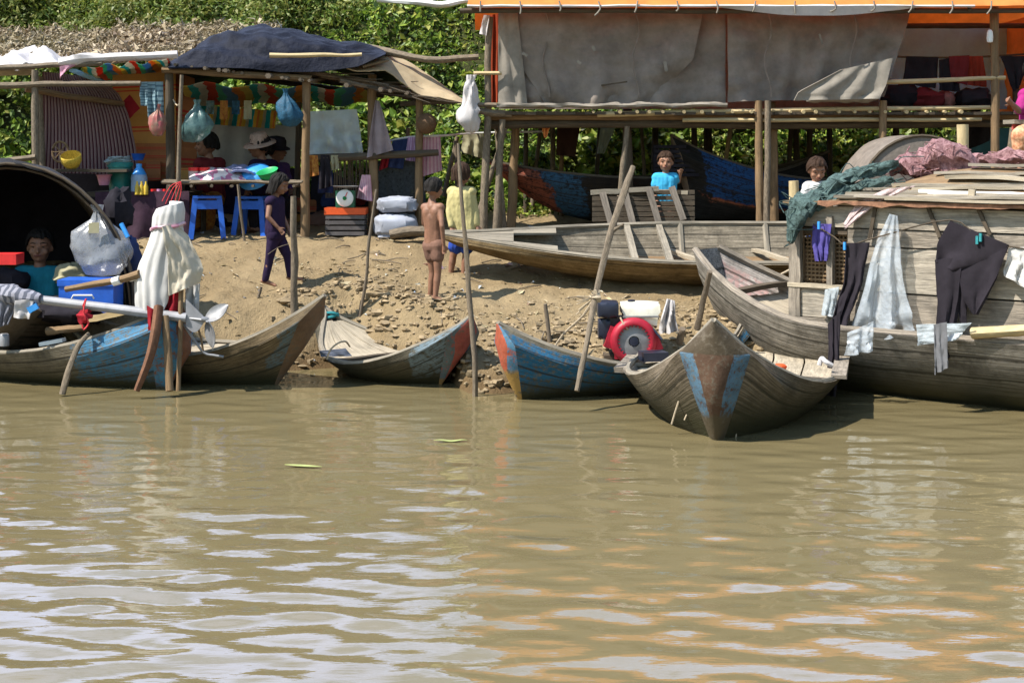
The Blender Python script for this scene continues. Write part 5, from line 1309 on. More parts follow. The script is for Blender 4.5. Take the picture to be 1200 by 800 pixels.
# nets
def lump(pts, rad, jit, m, nm, label, cat, flat=.6, strands=0, seg=20):
    mb = MB(); mb.tube(pts, rad, seg, 6, jit=jit, flat=flat)
    for i, p in enumerate(mb.v): mb.v[i] = p+V((.5, .5, 1))*.035*fbm(p*9, 5)+V((0, 0, .04))*fbm(p*4, 3)+V((0, -.3, .6))*.02*math.sin(p.z*90+p.x*30+4*noise.noise(p*5))
    for k in range(strands):
        i = rnd.randrange(len(mb.v)//2); p = mb.v[i]
        mb.tube([p, p+V((rnd.uniform(-.12, .12), rnd.uniform(-.1, .05), rnd.uniform(-.04, .05))), p+V((rnd.uniform(-.2, .2), rnd.uniform(-.1, .05), rnd.uniform(-.12, .03)))], .004, 4, 3)
    return item(mb, nm, m, label, cat, 'fishing nets on the houseboat roof')
lump([P(1044, 200, 11.6), P(1062, 194, 11.6), P(1086, 196, 11.6), P(1096, 200, 11.6)], [.05, .13, .14, .08], .3, 'rednet', 'fishing_net', 'smaller bundle of faded red fishing net on the roof', 'fishing net', .8, 16)
lump([P(1084, 196, 11.5), P(1096, 188, 11.5), P(1120, 190, 11.45), P(1146, 200, 11.4)], [.10, .20, .17, .06], .3, 'rednet', 'fishing_net', 'larger heap of faded red fishing net in front of the upright log', 'fishing net', .8, 22)
lump([P(1130, 194, 11.7), P(1160, 189, 11.6), P(1190, 187, 11.5), P(1220, 188, 11.4)], [.05, .07, .07, .05], .4, 'rednet', 'fishing_net', 'thin trail of red net along the back of the roof', 'fishing net', .8, 10)
lump([P(1052, 193, 11.5), P(1020, 200, 11.55), P(985, 213, 11.5), P(958, 228, 11.45), P(943, 239, 11.38), P(934, 254, 11.36), P(926, 278, 11.36)], [.05, .08, .09, .10, .12, .12, .04], .5, 'greennet', 'fishing_net', 'dark green fishing net draped over the left end of the roof', 'fishing net', .6, 40)
lump([P(1048, 208, 11.4), P(1000, 219, 11.45), P(968, 236, 11.36), P(948, 252, 11.34)], [.04, .06, .07, .04], .5, 'greennet', 'fishing_net', 'lower roll of dark green net beside the draped net', 'fishing net', .6, 14)
tag(hang([(1040, 222), (1008, 238), (996, 262)], [(1075, 218), (1030, 240), (998, 268)], lambda px, py: wall(px, py)+hn*(.05+max(0, (py-236)*.002)), .04, 2, 16, 16).build('fishing_net', 'pinknet'), 'pale pinkish net hanging in a point over the roof edge', 'fishing net', 'fishing nets on the houseboat roof')
# ---------------------------------------------------------------- motor on the blue boat
YE = 11.45
def ep(px, py, d=0): return P(px, py, YE+d)
en = thing('boat_motor', 'small petrol motor with red fan cowl, black box and cream tank on the blue canoe', 'engine', ep(740, 418, .15))
def eprt(mb, nm, m, par=None): return mb.build(nm, m, par or en)
def ebox(x0, y0, x1, y1, d0, d1, r=.02):
    mb = MB(); a, b = ep(x0, y1, d0), ep(x1, y0, d0)
    mb.ball((a+b)/2+V((0, (d1-d0)/2, 0)), (abs(b.x-a.x)/2, (d1-d0)/2, abs(b.z-a.z)/2), 24, 16)
    c = (a+b)/2+V((0, (d1-d0)/2, 0)); sx, sy, sz = abs(b.x-a.x)/2, (d1-d0)/2, abs(b.z-a.z)/2
    for i, p in enumerate(mb.v):
        q = V(((p.x-c.x)/sx, (p.y-c.y)/sy, (p.z-c.z)/sz)); m_ = max(abs(k) for k in q) or 1
        q2 = q.lerp(q/m_, .78); mb.v[i] = c+V((q2.x*sx, q2.y*sy, q2.z*sz))
    return mb
eprt(ebox(700, 354, 726, 373, .0, .26), 'air_box', 'engine_black')
eprt(ebox(701, 374, 716, 398, .04, .2), 'muffler', 'engine_black')
eprt(MB().box(ep(732, 388, .2), (.34, .24, .24)), 'engine_block', 'engine_black')
eprt(MB().box(ep(735, 416, .22), (.4, .3, .035)), 'base_plate', 'dark_wood')
mb = ebox(730, 355, 773, 384, .03, .3)
for i, p in enumerate(mb.v):
    k = (p.z-ep(0, 384).z)/(ep(0, 355).z-ep(0, 384).z); mb.v[i] = V((p.x+(p.x-ep(750, 0).x)*(.12 if k > .55 else -.10*(.55-k)), p.y, p.z))
ft = eprt(mb, 'fuel_tank', 'engine_white')
eprt(MB().lathe(ep(740, 354, .16), [(0, -.01), (.03, -.01), (.03, .02), (0, .022)], 14), 'tank_cap', 'engine_black', ft)
eprt(MB().plank(ep(730, 371, .02), ep(772, 371, .02), .012, .02, up=(0, 1, 0), jit=0), 'tank_seam', 'steel', ft)
c0 = ep(743, 400, -.02)
mb = MB(); mb.lathe(c0, [(.165, -.16), (.19, -.12), (.192, -.02), (.175, .01), (.15, .022), (.135, .018), (.13, .0), (.13, -.02)], 36, (0, -1, 0))
mb.v = [V((p.x, p.y, p.z)) for p in mb.v]
mb.plank(ep(724, 384, .06), ep(716, 408, .06), .13, .10, up=(0, 1, 0), jit=.05); mb.plank(ep(762, 390, .06), ep(770, 410, .06), .1, .10, up=(0, 1, 0), jit=.05)
mb.plank(ep(720, 414, .05), ep(768, 414, .05), .08, .1, up=(0, 1, 0), jit=.05)
cw = eprt(mb, 'fan_cowl', 'engine_red')
fd = eprt(MB().lathe(c0+V((0, .012, 0)), [(.135, 0), (.075, .008), (.045, .012), (.04, -.01), (0, -.012)], 30, (0, -1, 0)), 'fan_disc', 'steel')
for k in range(26):
    a = k*2*math.pi/26; u = V((math.cos(a), 0, math.sin(a)))
    eprt(MB().plank(c0+u*.118+V((0, -.008, 0)), c0+u*.14+V((0, -.012, 0)), .011, .010, up=(0, 1, 0), jit=0, seg=1), 'grille_fin', 'engine_red', cw)
eprt(MB().lathe(c0, [(0, .01), (.036, .008), (.036, -.01)], 18, (0, -1, 0)), 'starter_hub', 'engine_black')
eprt(MB().tube([ep(765, 385, .0), ep(771, 392, -.02), ep(776, 398, -.04)], .01, 6, 2), 'lever', 'engine_black')
eprt(MB().tube([ep(727, 372, 0), ep(731, 380, -.03), ep(736, 386, -.02)], .008, 6, 2), 'fuel_hose', 'rope')
tag(hang([(782, 350), (774, 375), (772, 404)], [(790, 352), (792, 378), (800, 408)], atY(12.0), .07, 2, 16, 18, crease=1.2).build('plastic_wrap', 'white_tarp'), 'white plastic wrapped over the far end of the blue canoe', 'plastic sheet')
mb = MB(); mb.tube([P(368, 376, 12.9), P(378, 368, 12.85), P(392, 367, 12.85), P(398, 374, 12.9), P(393, 384, 12.85), P(388, 378, 12.85)], .016, 6, 4)
mb.tube([P(370, 370, 12.9), P(385, 372, 12.82), P(396, 368, 12.9)], .016, 6, 4)
tag(mb.build('teal_rope', 'tealrope'), 'teal rope coiled round the far tip of the red tipped canoe', 'rope')
tag(hang([(370, 374), (374, 386)], [(392, 372), (388, 388)], atY(12.95), .04, 2, 10, 8, crease=1).build('plastic_scrap', 'white_tarp'), 'crumpled white scrap tied under the teal rope', 'scrap')
tag(MB().tube([P(383, 421, 11.7), P(387, 410, 11.7), P(396, 402, 11.75), P(405, 400, 11.8), P(410, 406, 11.9)], .008, 5, 4).build('cane_loop', 'rope'), 'thin bent cane arching over the edge of the red tipped canoe', 'cane')
tag(hang([(374, 411), (376, 418)], [(405, 408), (412, 417)], atY(12.0), .02, 2, 10, 8).build('grey_rag', cloth('slate_cloth', (.16, .18, .24))), 'slate grey rag lying in the red tipped canoe', 'rag')
tag(MB().box(P(767, 419, 11.0)+V((0, .1, 0)), (.2, .16, .07), .2).build('battery_box', 'engine_black'), 'small black box on the edge of the wide centre canoe', 'box')
tag(MB().ball(P(913, 430, 10.6), (.06, .05, .025), 10, 7, .4).build('orange_rag', 'orange_plastic'), 'crumpled orange rag on the deck of the wide centre canoe', 'rag')
tag(MB().tube([P(960, 428, 10.3), P(963, 420, 10.3), P(968, 424, 10.25), P(975, 428, 10.25)], .018, 7, 4).build('white_rag', 'white_tarp'), 'twisted white rag on the right edge of the wide centre canoe', 'rag')
for pts, label in (([(787, 497), (792, 480), (798, 462)], 'thin pale cord hanging down the left flank of the centre canoe'), ([(802, 492), (806, 484), (815, 478)], 'short frayed cord on the centre canoe bow'), ([(862, 525), (864, 480), (868, 440), (868, 415)], 'long dark cord hanging at the right of the blue flanked bow')):
    tag(MB().tube([P(x, y, 9.45+ (.18 if x < 820 else .1)) for x, y in pts], .006, 5, 4).build('frayed_cord', 'rope'), label, 'cord', 'cords on the centre canoe')

# ---------------------------------------------------------------- gear on the far left canoe
lt = thing('longtail_motor', 'long tail motor shaft with steel propeller reaching out over the blue bow', 'outboard motor', P(180, 372, 11.5))
part(MB().tube([P(18, 345, 11.5), P(38, 350, 11.5), P(130, 361, 11.42), P(219, 372.5, 11.36)], [.035, .036, .038, .040], 12, 2), 'shaft_pipe', 'alu_pipe', lt)
part(MB().tube([P(219, 372.5, 11.36), P(243, 375.5, 11.33)], [.014, .012], 8, 1), 'drive_rod', 'steel', lt)
mb = MB()
mb.sheet(lambda u, v: P(lerp(218, 240, u), lerp(lerp(350, 372, u), lerp(382, 376, u)+10*math.sin(u*3.14), v), 11.35), 10, 6, .012)
part(mb, 'skeg', 'alu_pipe', lt)
pc = P(243, 374, 11.32)
ph_ = part(MB().lathe(pc+V((-.03, 0, 0)), [(0, -.02), (.022, -.015), (.022, .03), (.008, .05), (0, .05)], 12, (1, 0, -.12)), 'propeller_hub', 'steel', lt)
def blade(px0, py0, px1, py1, w, tw):
    a, b = P(px0, py0, 11.32), P(px1, py1, 11.30); d = (b-a).normalized(); s_ = d.cross(V((0, 1, 0))).normalized()
    def fn(u, v):
        ww = w*math.sin(clamp(u*.93+.06)*math.pi)**.6
        return a.lerp(b, u)+s_*(v-.5)*2*ww+V((0, (v-.5)*tw*(1-u*.4)+.02*math.sin(v*3.1), 0))
    return MB().sheet(fn, 14, 8, .006)
part(blade(241, 374, 267, 358, .055, .10), 'propeller_blade', 'steel', ph_)
part(blade(243, 376, 249, 408, .05, -.12), 'propeller_blade', 'steel', ph_)
part(MB().tube([P(214, 378, 11.4), P(226, 396, 11.4), P(239, 413, 11.4), P(250, 416, 11.4), P(262, 418, 11.4)], .011, 6, 3), 'skid_rod', 'steel', lt)
part(MB().tube([P(232, 384, 11.38), P(236, 398, 11.39), P(238, 412, 11.4)], .009, 6, 2), 'skid_rod', 'brown_wood', lt)
part(MB().tube([P(97, 359, 11.4), P(101, 350, 11.36), P(98, 366, 11.36), P(104, 378, 11.36), P(98, 386, 11.36), P(96, 380, 11.36)], .007, 5, 3), 'red_tie', 'red_rope', lt)
part(MB().ball(P(99, 371, 11.4), (.06, .04, .05), 10, 7, .8, 5), 'red_knot', 'red_cloth', lt)
part(MB().tube([P(77, 339, 11.55), P(110, 333, 11.5), P(140, 328, 11.45), P(164, 321, 11.4)], [.024, .027, .03, .036], 9, 3, jit=.1), 'tiller_handle', 'brown_wood', lt)
for px, py in ((137, 329), (156, 324)): part(MB().tube([P(px-4, py+1.2, 11.455), P(px+4, py-1.2, 11.435)], .036, 10, 1), 'handle_wrap', 'white_paint', lt)
# wooden frame the engine stands on, and the engine wrapped in cloth
part(MB().tube([P(186, 360, 11.28), P(182, 390, 11.16), P(175, 420, 11.08), P(160, 458, 11.02)], [.05, .052, .045, .03], 8, 4, flat=.8), 'curved_stem', mat('stem_wood', (.14, .065, .035), .3, 20, stain=.3), lt)
part(MB().pole(P(199, 458, 11.08), P(194, 370, 11.25), .032, .028, .01), 'support_post', 'brown_wood', lt)
part(MB().pole(P(209, 458, 11.25), P(213, 330, 11.4), .02, .02, .01), 'support_post', 'brown_wood', lt)
part(MB().box(P(190, 350, 11.55), (.2, .2, .4)), 'engine_block', 'engine_red', lt)
part(MB().box(P(190, 322, 11.55), (.16, .14, .3)), 'engine_top', 'engine_black', lt)
part(MB().plank(P(105, 374, 11.6), P(160, 362, 11.5), .09, .05), 'bracket', 'bamboo', lt)
dr = thing('engine_cover', 'white cloth hood tied over the motor with a cream flap on its right', 'cloth', P(195, 370, 11.5))
def drape(u, v):
    a = (u-.5)*2*math.pi*.98-math.pi/2          # seam at the back
    w = lin(v, .0, .105, .125, .125, .118, .145, .165, .175, .175, .17)
    hgt = [240, 241, 250, 262, 267, 285, 305, 328, 350, 368]
    py = lin(v, *hgt); cx = lin(v, 199, 199, 198, 197, 196, 194, 189, 186, 186, 185)
    fold = 1+(.02+.04*v)*math.sin(a*13+5*noise.noise(V((v*2, u*3, 1))))+.12*fbm((math.cos(a)*1.5, math.sin(a)*1.5, v*3), 4)*v
    tilt = .03*(1-v)*math.cos(a)
    c = P(cx, py, 11.5)
    cut = 0
    if v > .75 and .55 < (u) < .8: cut = (v-.75)*.9*math.sin((u-.55)/.25*math.pi)
    return c+V((math.cos(a)*w*fold, math.sin(a)*w*fold*.8, tilt+cut+.02*math.cos(a*3)*v))
part(MB().sheet(drape, 90, 44, .008), 'hood', 'white_cloth', dr)
part(MB().tube([drape(i/30, .40)+(drape(i/30, .40)-P(196, 264, 11.5)).normalized()*.012 for i in range(31)], .014, 6, 1, jit=.5), 'tie_band', 'pinkwhite', dr)
def flap(u, v):
    L = (lin(v, 196, 200, 203, 203, 204), lin(v, 264, 285, 305, 325, 344)); R_ = (lin(v, 208, 222, 232, 240, 236), lin(v, 262, 276, 296, 314, 330))
    p = P(lerp(L[0], R_[0], u), lerp(L[1], R_[1], u), 11.5)
    return p+V((0, -.17-.05*math.sin(u*math.pi)*v+.12*u-.012*math.sin(u*9+v*3)*v+.03*fbm((u*3, v*3, 6), 4), 0))
part(MB().sheet(flap, 30, 26, .008), 'front_flap', 'cream_cloth', dr)
part(hang([(199, 332), (198, 352), (194, 374)], [(215, 330), (212, 356), (205, 386)], atY(11.40), .05, 1.5, 12, 14), 'red_lining', 'red_cloth', dr)
part(hang([(172, 358), (174, 388)], [(188, 366), (186, 384)], atY(11.28), .03, 2, 8, 10), 'red_lining', 'red_cloth', dr)
part(hang([(218, 335), (218, 375)], [(234, 332), (232, 375)], atY(11.45), .05, 2, 12, 12, crease=1.2), 'grey_lining', 'pale_sheet', dr)
# bundle, cooler, bag, man's things
item(MB().tube([P(-20, 346, 11.75), P(8, 344, 11.6), P(28, 348, 11.5), P(48, 350, 11.46)], [.09, .085, .07, .035], 16, 5, jit=.35), 'wrapped_bundle', stripes('grey_stripe_rag', [(.5, (.34, .34, .40)), (.5, (.12, .13, .17))], 16), 'grey striped rag wound round the left end of the motor shaft', 'rag')
item(hang([(0, 352), (-4, 384)], [(22, 350), (10, 380)], atY(11.55), .04, 2, 12, 12), 'hanging_rag', M['grey_stripe_rag'] if 'grey_stripe_rag' in M else bpy.data.materials['grey_stripe_rag'], 'tail of grey striped rag hanging from the motor shaft', 'rag')
item(hang([(18, 352), (16, 372)], [(40, 350), (34, 374)], atY(11.42), .03, 1, 10, 8, crease=1.2), 'plastic_scrap', 'white_tarp', 'dirty white scrap tied under the left end of the shaft', 'scrap')
item(MB().plank(P(33, 364, 11.42), P(44, 358, 11.42), .05, .02, up=(0, 1, 0)), 'blue_packet', 'sky_plastic', 'small bright blue packet under the shaft beside the white scrap', 'packet')
co = thing('cool_box', 'blue plastic cool box with white latch beside the seated man', 'cool box', P(107, 362, 12.0))
part(MB().box(P(107, 347, 12.0), (.46, .3, .26)), 'body', 'blue_plastic', co)
part(MB().box(P(107, 331, 12.0)+V((0, 0, .01)), (.48, .32, .05)), 'lid', 'blue_plastic', co)
part(MB().tube([P(84, 350, 11.83), P(86, 346, 11.82), P(108, 346, 11.82), P(110, 350, 11.83)], .008, 5, 1), 'handle', 'white_paint', co)
bag(117, 240, 12.2, .26, .62, mat('clear_bag', (.42, .44, .48), .3, 12, rough=.2, alpha=.45, trans=.2, stain=0, bstr=.8, bscale=18, spec=.8), 'large clear plastic bag hanging inside the black canopy', 'plastic_bag', .25, None, .22)
item(MB().box(P(110, 267, 12.02), (.09, .01, .09)), 'paper_card', 'khaki', 'small yellowish card inside the hanging clear bag', 'card')
item(MB().tube([P(142, 262, 12.12), P(150, 278, 12.1)], .02, 8, 1), 'white_tube', 'sky_plastic', 'short blue and white tube stuck in the canopy edge', 'tube')
item(MB().box(P(3, 303, 12.0), (.30, .2, .09)), 'red_tub', 'red_plastic', 'red plastic tub at the left edge inside the covered boat', 'tub')
item(MB().lathe(P(5, 405, 11.6), [(0, 0), (.04, 0), (.04, .09), (.03, .1), (0, .1)], 14), 'tin_can', 'steel', 'shiny tin can standing at the left edge of the blue bowed canoe', 'can')
item(MB().ball(P(85, 366, 11.9), (.28, .18, .1), 18, 10, .5, 2), 'cloth_heap', 'black_cloth', 'dark cloth heap in the blue bowed canoe below the cool box', 'clothes')
item(MB().pole(P(55, 388, 11.75), P(98, 384, 11.7), .035, .03, .02), 'wooden_bar', 'brown_wood', 'short brown wooden bar lying in the blue bowed canoe', 'bar')
item(MB().plank(P(48, 403, 11.68), P(75, 398, 11.66), .08, .03), 'white_tray', 'white_paint', 'small white tray on the edge of the blue bowed canoe', 'tray')
item(MB().sheet(lambda u, v: P(508+40*u, 517.5, 9.387)+V((0, .022*math.sin(u*3.1+.03)*(v*2-1), .010+.004*math.sin(u*9))), 12, 3, .003), 'floating_leaf', mat('leaf_green', (.30, .33, .12), .2), 'thin pale green leaf floating on the water below the red tipped canoe', 'leaf', 'floating leaves')
item(MB().sheet(lambda u, v: V((lerp(-1.40, -1.16, u), 8.66-.06*u+.022*math.sin(u*3.1+.03)*(v*2-1), .010)), 12, 3, .003), 'floating_leaf', bpy.data.materials['leaf_green'], 'slanting yellow green leaf floating nearer in the open water', 'leaf', 'floating leaves')

for k, (px, py, sx, sz, m, label) in enumerate(((12, 330, .16, .12, 'charcoal', 'dark bundle below the red tub in the covered boat'), (140, 245, .12, .2, 'black_cloth', 'black bundle hung inside the right rim of the canopy'), (150, 300, .1, .16, 'navy', 'navy bundle hung low inside the right rim of the canopy'), (85, 322, .16, .1, 'khaki', 'drab bundle piled behind the blue cool box'))):
    item(MB().ball(P(px, py, 12.55), (sx, .14, sz), 16, 10, .4, 2), 'cloth_bundle', m, label, 'bundle', 'bundles in the covered boat')
# ---------------------------------------------------------------- people
def capsule(mb, a, b, ra, rb, seg=12):
    a, b = V(a), V(b); d = b-a
    L = d.length
    if L < 1e-6: return mb.ball(a, ra, seg, 8)
    n = 5; pts, rr = [], []
    dn = d/L
    for k in range(n): t = -math.pi/2+math.pi/2*k/(n-1)+.05; pts.append(a+dn*ra*math.sin(t)); rr.append(max(ra*math.cos(t), .001))
    for k in range(1, 4): pts.append(a.lerp(b, k/4)); rr.append(lerp(ra, rb, k/4))
    for k in range(n): t = math.pi/2*k/(n-1)-.05; pts.append(b+dn*rb*math.sin(t)); rr.append(max(rb*math.cos(t), .001))
    return mb.tube(pts, rr, seg, 1)
def fused(mb, name, m, parent, vox, it=4, disp=0):
    o = mb.build('tmp_body', m, None, 0)
    md = o.modifiers.new('r', 'REMESH'); md.mode = 'VOXEL'; md.voxel_size = vox; md.use_smooth_shade = True
    sm = o.modifiers.new('s', 'SMOOTH'); sm.iterations = it; sm.factor = .5
    dg = bpy.context.evaluated_depsgraph_get()
    me = bpy.data.meshes.new_from_object(o.evaluated_get(dg), depsgraph=dg)
    loc = o.location.copy(); old = o.data
    bpy.data.objects.remove(o); bpy.data.meshes.remove(old)
    me.name = name
    org = WL[parent.name]
    co = np.empty(len(me.vertices)*3, dtype=np.float32); me.vertices.foreach_get('co', co); co = co.reshape(-1, 3)+np.array(loc-org, dtype=np.float32)
    if disp:
        for i in range(len(co)):
            p = V(co[i])+org; w_ = disp*fbm((p.x*9+3, p.y*9, p.z*5), 4); co[i] += (w_*.6, w_, w_*.3)
    me.vertices.foreach_set('co', co.ravel())
    me.polygons.foreach_set('use_smooth', np.ones(len(me.polygons), dtype=bool))
    if not me.materials: me.materials.append(M[m] if isinstance(m, str) else m)
    o = bpy.data.objects.new(name, me); COL.objects.link(o); o.parent = parent; WL[o.name] = org.copy()
    return o
def person(label, Y, J, hr=.095, k=.62, face=(1, 0), skin='skin', hair='hair', garments=(), base=None, hairlen=.1, tilt=0, vox=.0075, short=False, grip=None):
    """J: joint -> (px, py, dy); k = build scale against an adult; face = look direction in plan"""
    j = {n: P(p[0], p[1], Y+(p[2] if len(p) > 2 else 0)) for n, p in J.items()}
    base = base or P(*(J.get('al') or J['pv'])[:2], Y)
    t = thing('person', label, 'person', base)
    fw = V((face[0], face[1], -tilt)).normalized(); rt = V((fw.y, -fw.x, 0)).normalized(); up = rt.cross(fw)
    mb = MB()
    hd_, nk, pv = j['hd'], j['nk'], j['pv']
    def hp_(x, y, z): return hd_+rt*x*hr+fw*y*hr+up*z*hr
    # head: cranium, face, jaw, nose, ears, lips
    rz = math.atan2(fw.y, fw.x)-math.pi/2
    mb.ball(hp_(0, -.08, .15), (hr*.83, hr*.98, hr*.98), 18, 12, rotz=rz)
    mb.ball(hp_(0, .18, -.35), (hr*.66, hr*.72, hr*.80), 16, 10, rotz=rz)
    mb.ball(hp_(0, .52, -.82), (hr*.30, hr*.28, hr*.24), 10, 8)
    capsule(mb, hp_(0, .86, .02), hp_(0, 1.04, -.3), hr*.08, hr*.15, 8)
    for s_ in (-1, 1):
        mb.ball(hp_(s_*.82, -.05, -.12), (hr*.13, hr*.2, hr*.27), 10, 7, rotz=rz)
        mb.ball(hp_(s_*.42, .62, -.32), (hr*.28, hr*.22, hr*.25), 9, 7)
        capsule(mb, hp_(s_*.15, .86, .2), hp_(s_*.55, .72, .2), hr*.1, hr*.1, 7)
    capsule(mb, hp_(-.2, .84, -.56), hp_(.2, .84, -.56), hr*.1, hr*.1, 8)
    capsule(mb, nk-V((0, 0, .02*k)), hd_-up*hr*.55-fw*hr*.1, .055*k, .052*k)
    sl, sr = j['sl'], j['sr']; hl, hr_ = j.get('hl', pv), j.get('hr', pv); cs = (sl+sr)/2
    capsule(mb, sl, sr, .068*k, .068*k); capsule(mb, hl, hr_, .10*k, .10*k)
    ch = cs.lerp(pv, .28); wa = cs.lerp(pv, .62)
    sd = (sr-sl)*.27
    for s_ in (-1, 1):
        capsule(mb, cs.lerp(pv, .12)+sd*s_*.9, wa+sd*s_*.7, .105*k, .088*k); capsule(mb, wa+sd*s_*.7, pv+sd*s_*.6, .088*k, .105*k)
    capsule(mb, nk, cs, .06*k, .085*k); capsule(mb, ch, pv, .112*k, .108*k)
    def arm(S, E, W, grip_dir=None):
        capsule(mb, S, E, .052*k, .040*k); capsule(mb, E, W, .040*k, .028*k)
        d = (W-E).normalized(); side = d.cross(V((0, 1, 0))); side = side.normalized() if side.length > .2 else d.orthogonal().normalized(); nr_ = d.cross(side)
        pm = W+d*.075*k
        capsule(mb, W, pm, .026*k, .034*k); 
        for q in (-1.2, -.4, .4, 1.2):
            L = (.075-.008*abs(q))*k
            a = pm+side*q*.021*k; b = a+(d*.8+side*q*.10+nr_*.25)*L*.55; c = b+(d*.6+nr_*.6)*L*.5
            capsule(mb, a, b, .0115*k, .0105*k, 7); capsule(mb, b, c, .0105*k, .009*k, 7)
        a = W+d*.03*k+side*.03*k; b = a+(d*.6+side*.8)*.035*k; capsule(mb, a, b, .014*k, .012*k, 7); capsule(mb, b, b+(d+side*.25)*.03*k, .012*k, .0095*k, 7)
    for s_ in 'lr':
        if 'e'+s_ in j: arm(j['s'+s_], j['e'+s_], j['w'+s_])
        if 'k'+s_ in j:
            h_ = j.get('h'+s_, pv)
            capsule(mb, h_, j['k'+s_], .085*k, .056*k)
            kn, an = j['k'+s_], j['a'+s_]
            capsule(mb, kn, kn.lerp(an, .35), .053*k, .056*k); capsule(mb, kn.lerp(an, .3), an, .055*k, .036*k)
            to = j.get('t'+s_, an+fw*.14*k); he = an-(to-an).normalized()*.045*k; dz = V((0, 0, -.02*k))
            capsule(mb, an, he+dz, .036*k, .035*k); capsule(mb, he+dz, to, .034*k, .026*k); capsule(mb, an, an.lerp(to, .6), .036*k, .028*k)
            sdv = (to-an).cross(V((0, 0, 1))); sdv = sdv.normalized() if sdv.length > 1e-4 else rt
            for q in (-1, -.4, .2, .9): capsule(mb, to+sdv*q*.028*k, to+sdv*q*.032*k+(to-an).normalized()*.03*k, .013*k, .011*k, 6)
    if 'kl' in j and 'hl' not in j: pass
    fused(mb, 'body', skin, t, vox, 3)
    # eyes, lips
    for s_ in (-1, 1): MB().ball(hp_(s_*.34, .80, .02), (hr*.12, hr*.07, hr*.05), 9, 7, rotz=rz).build('eye', 'eye', t)
    for s_ in (-1, 1): MB().tube([hp_(s_*.16, .97, .27), hp_(s_*.36, .9, .33), hp_(s_*.56, .74, .26)], hr*.032, 5, 2).build('eyebrow', hair, t)
    MB().tube([hp_(-.24, .90, -.58), hp_(0, .95, -.57), hp_(.24, .90, -.58)], hr*.055, 6, 2).build('mouth', 'lip', t)
    # hair cap with strands
    if hair != 'none_':
        mb2 = MB(); N1, N2 = 80, 26
        def hf(u, v):
            a = u*2*math.pi; front = math.cos(a)     # 1 = face side
            low = lerp(2.05+hairlen, 1.08, sstep(-.05, .75, front))+.16*noise.noise(V((math.cos(a)*3, math.sin(a)*3, hr*90)))+.10*noise.noise(V((math.cos(a)*11, math.sin(a)*11, hr*90)))
            ph = v*low
            rr = 1.08+.10*noise.noise(V((math.cos(a)*4, math.sin(a)*4, v*3+hr*50)))+.07*noise.noise(V((math.cos(a)*14, math.sin(a)*14, v*2)))*(.5 if short else 1)+.05*math.sin(a*17+v*5)*v*(0.4 if short else 1)
            x, y, z = math.sin(a)*math.sin(min(ph, 1.75))*.90, math.cos(a)*math.sin(min(ph, 1.75))*1.04, math.cos(min(ph, 1.75))*1.04
            if ph > 1.75: z -= (ph-1.75)*1.1
            z += .05*v*noise.noise(V((a*4, 1, hr*40)))
            return hp_(x*rr, y*rr-.10, z*rr+.17)
        mb2.sheet(hf, N1, N2, hr*.10); mb2.build('hair', hair, t)
    for (nm, m, caps, d_) in garments:
        g = MB()
        for (a, b, ra, rb) in caps:
            A_ = j[a] if isinstance(a, str) else P(a[0], a[1], Y+a[2]); B_ = j[b] if isinstance(b, str) else P(b[0], b[1], Y+b[2])
            capsule(g, A_, B_, ra*k, rb*k)
        fused(g, nm, m, t, vox*1.05, 2, d_)
    t['_j'] = 0; del t['_j']
    return t, j
def mids(J, a, b, t):
    A_, B_ = J[a], J[b]; f = lambda x, i: x[i] if len(x) > i else 0
    return tuple(lerp(f(A_, i), f(B_, i), t) for i in range(3))
def top_g(J, sleeve=.6, ext=0, r_=1.0):
    """shirt capsules"""
    sl, sr, pv = J['sl'], J['sr'], J['pv']
    f = lambda x, i: x[i] if len(x) > i else 0
    cs = tuple((f(sl, i)+f(sr, i))/2 for i in range(3))
    out = [('sl', 'sr', .088, .088)]
    for s_ in (-1, 1):
        dx = [(f(sr, i)-f(sl, i))*.25*s_ for i in range(3)]
        A_ = tuple(lerp(cs[i], f(pv, i), .12)+dx[i] for i in range(3)); B_ = tuple(lerp(cs[i], f(pv, i), .95+ext)+dx[i]*.9 for i in range(3))
        out.append((A_, B_, .128*r_, .134*r_))
    mid_ = lambda t: tuple(lerp(cs[i], f(pv, i), t) for i in range(3))
    out.append((mid_(.1), mid_(.95+ext), .132*r_, .136*r_)); out.append((mid_(.1), mid_(.3), .132*r_, .136*r_))
    for s_ in 'lr':
        if sleeve and 'e'+s_ in J:
            if sleeve <= 1: out.append(('s'+s_, mids(J, 's'+s_, 'e'+s_, sleeve), .072, .064))
            else:
                out.append(('s'+s_, 'e'+s_, .072, .058)); out.append(('e'+s_, mids(J, 'e'+s_, 'w'+s_, sleeve-1), .058, .048))
    return out
def leg_g(J, down=.5, r0=.112, r1=.09):
    out = [(J.get('hl', J['pv']), J.get('hr', J['pv']), .122, .122)]
    out = [(tuple(list(a)+[0]*(3-len(a))), tuple(list(b)+[0]*(3-len(b))), x, y) for a, b, x, y in out]
    for s_ in 'lr':
        if 'k'+s_ not in J: continue
        h_ = J.get('h'+s_, J['pv']); h_ = tuple(list(h_)+[0]*(3-len(h_)))
        kn = tuple(list(J['k'+s_])+[0]*(3-len(J['k'+s_])))
        if down <= 1: out.append((h_, tuple(lerp(h_[i], kn[i], down) for i in range(3)), r0, r1))
        else:
            out.append((h_, kn, r0, r1*.9)); out.append((kn, mids(J, 'k'+s_, 'a'+s_, down-1), r1*.9, r1*.72))
    return out
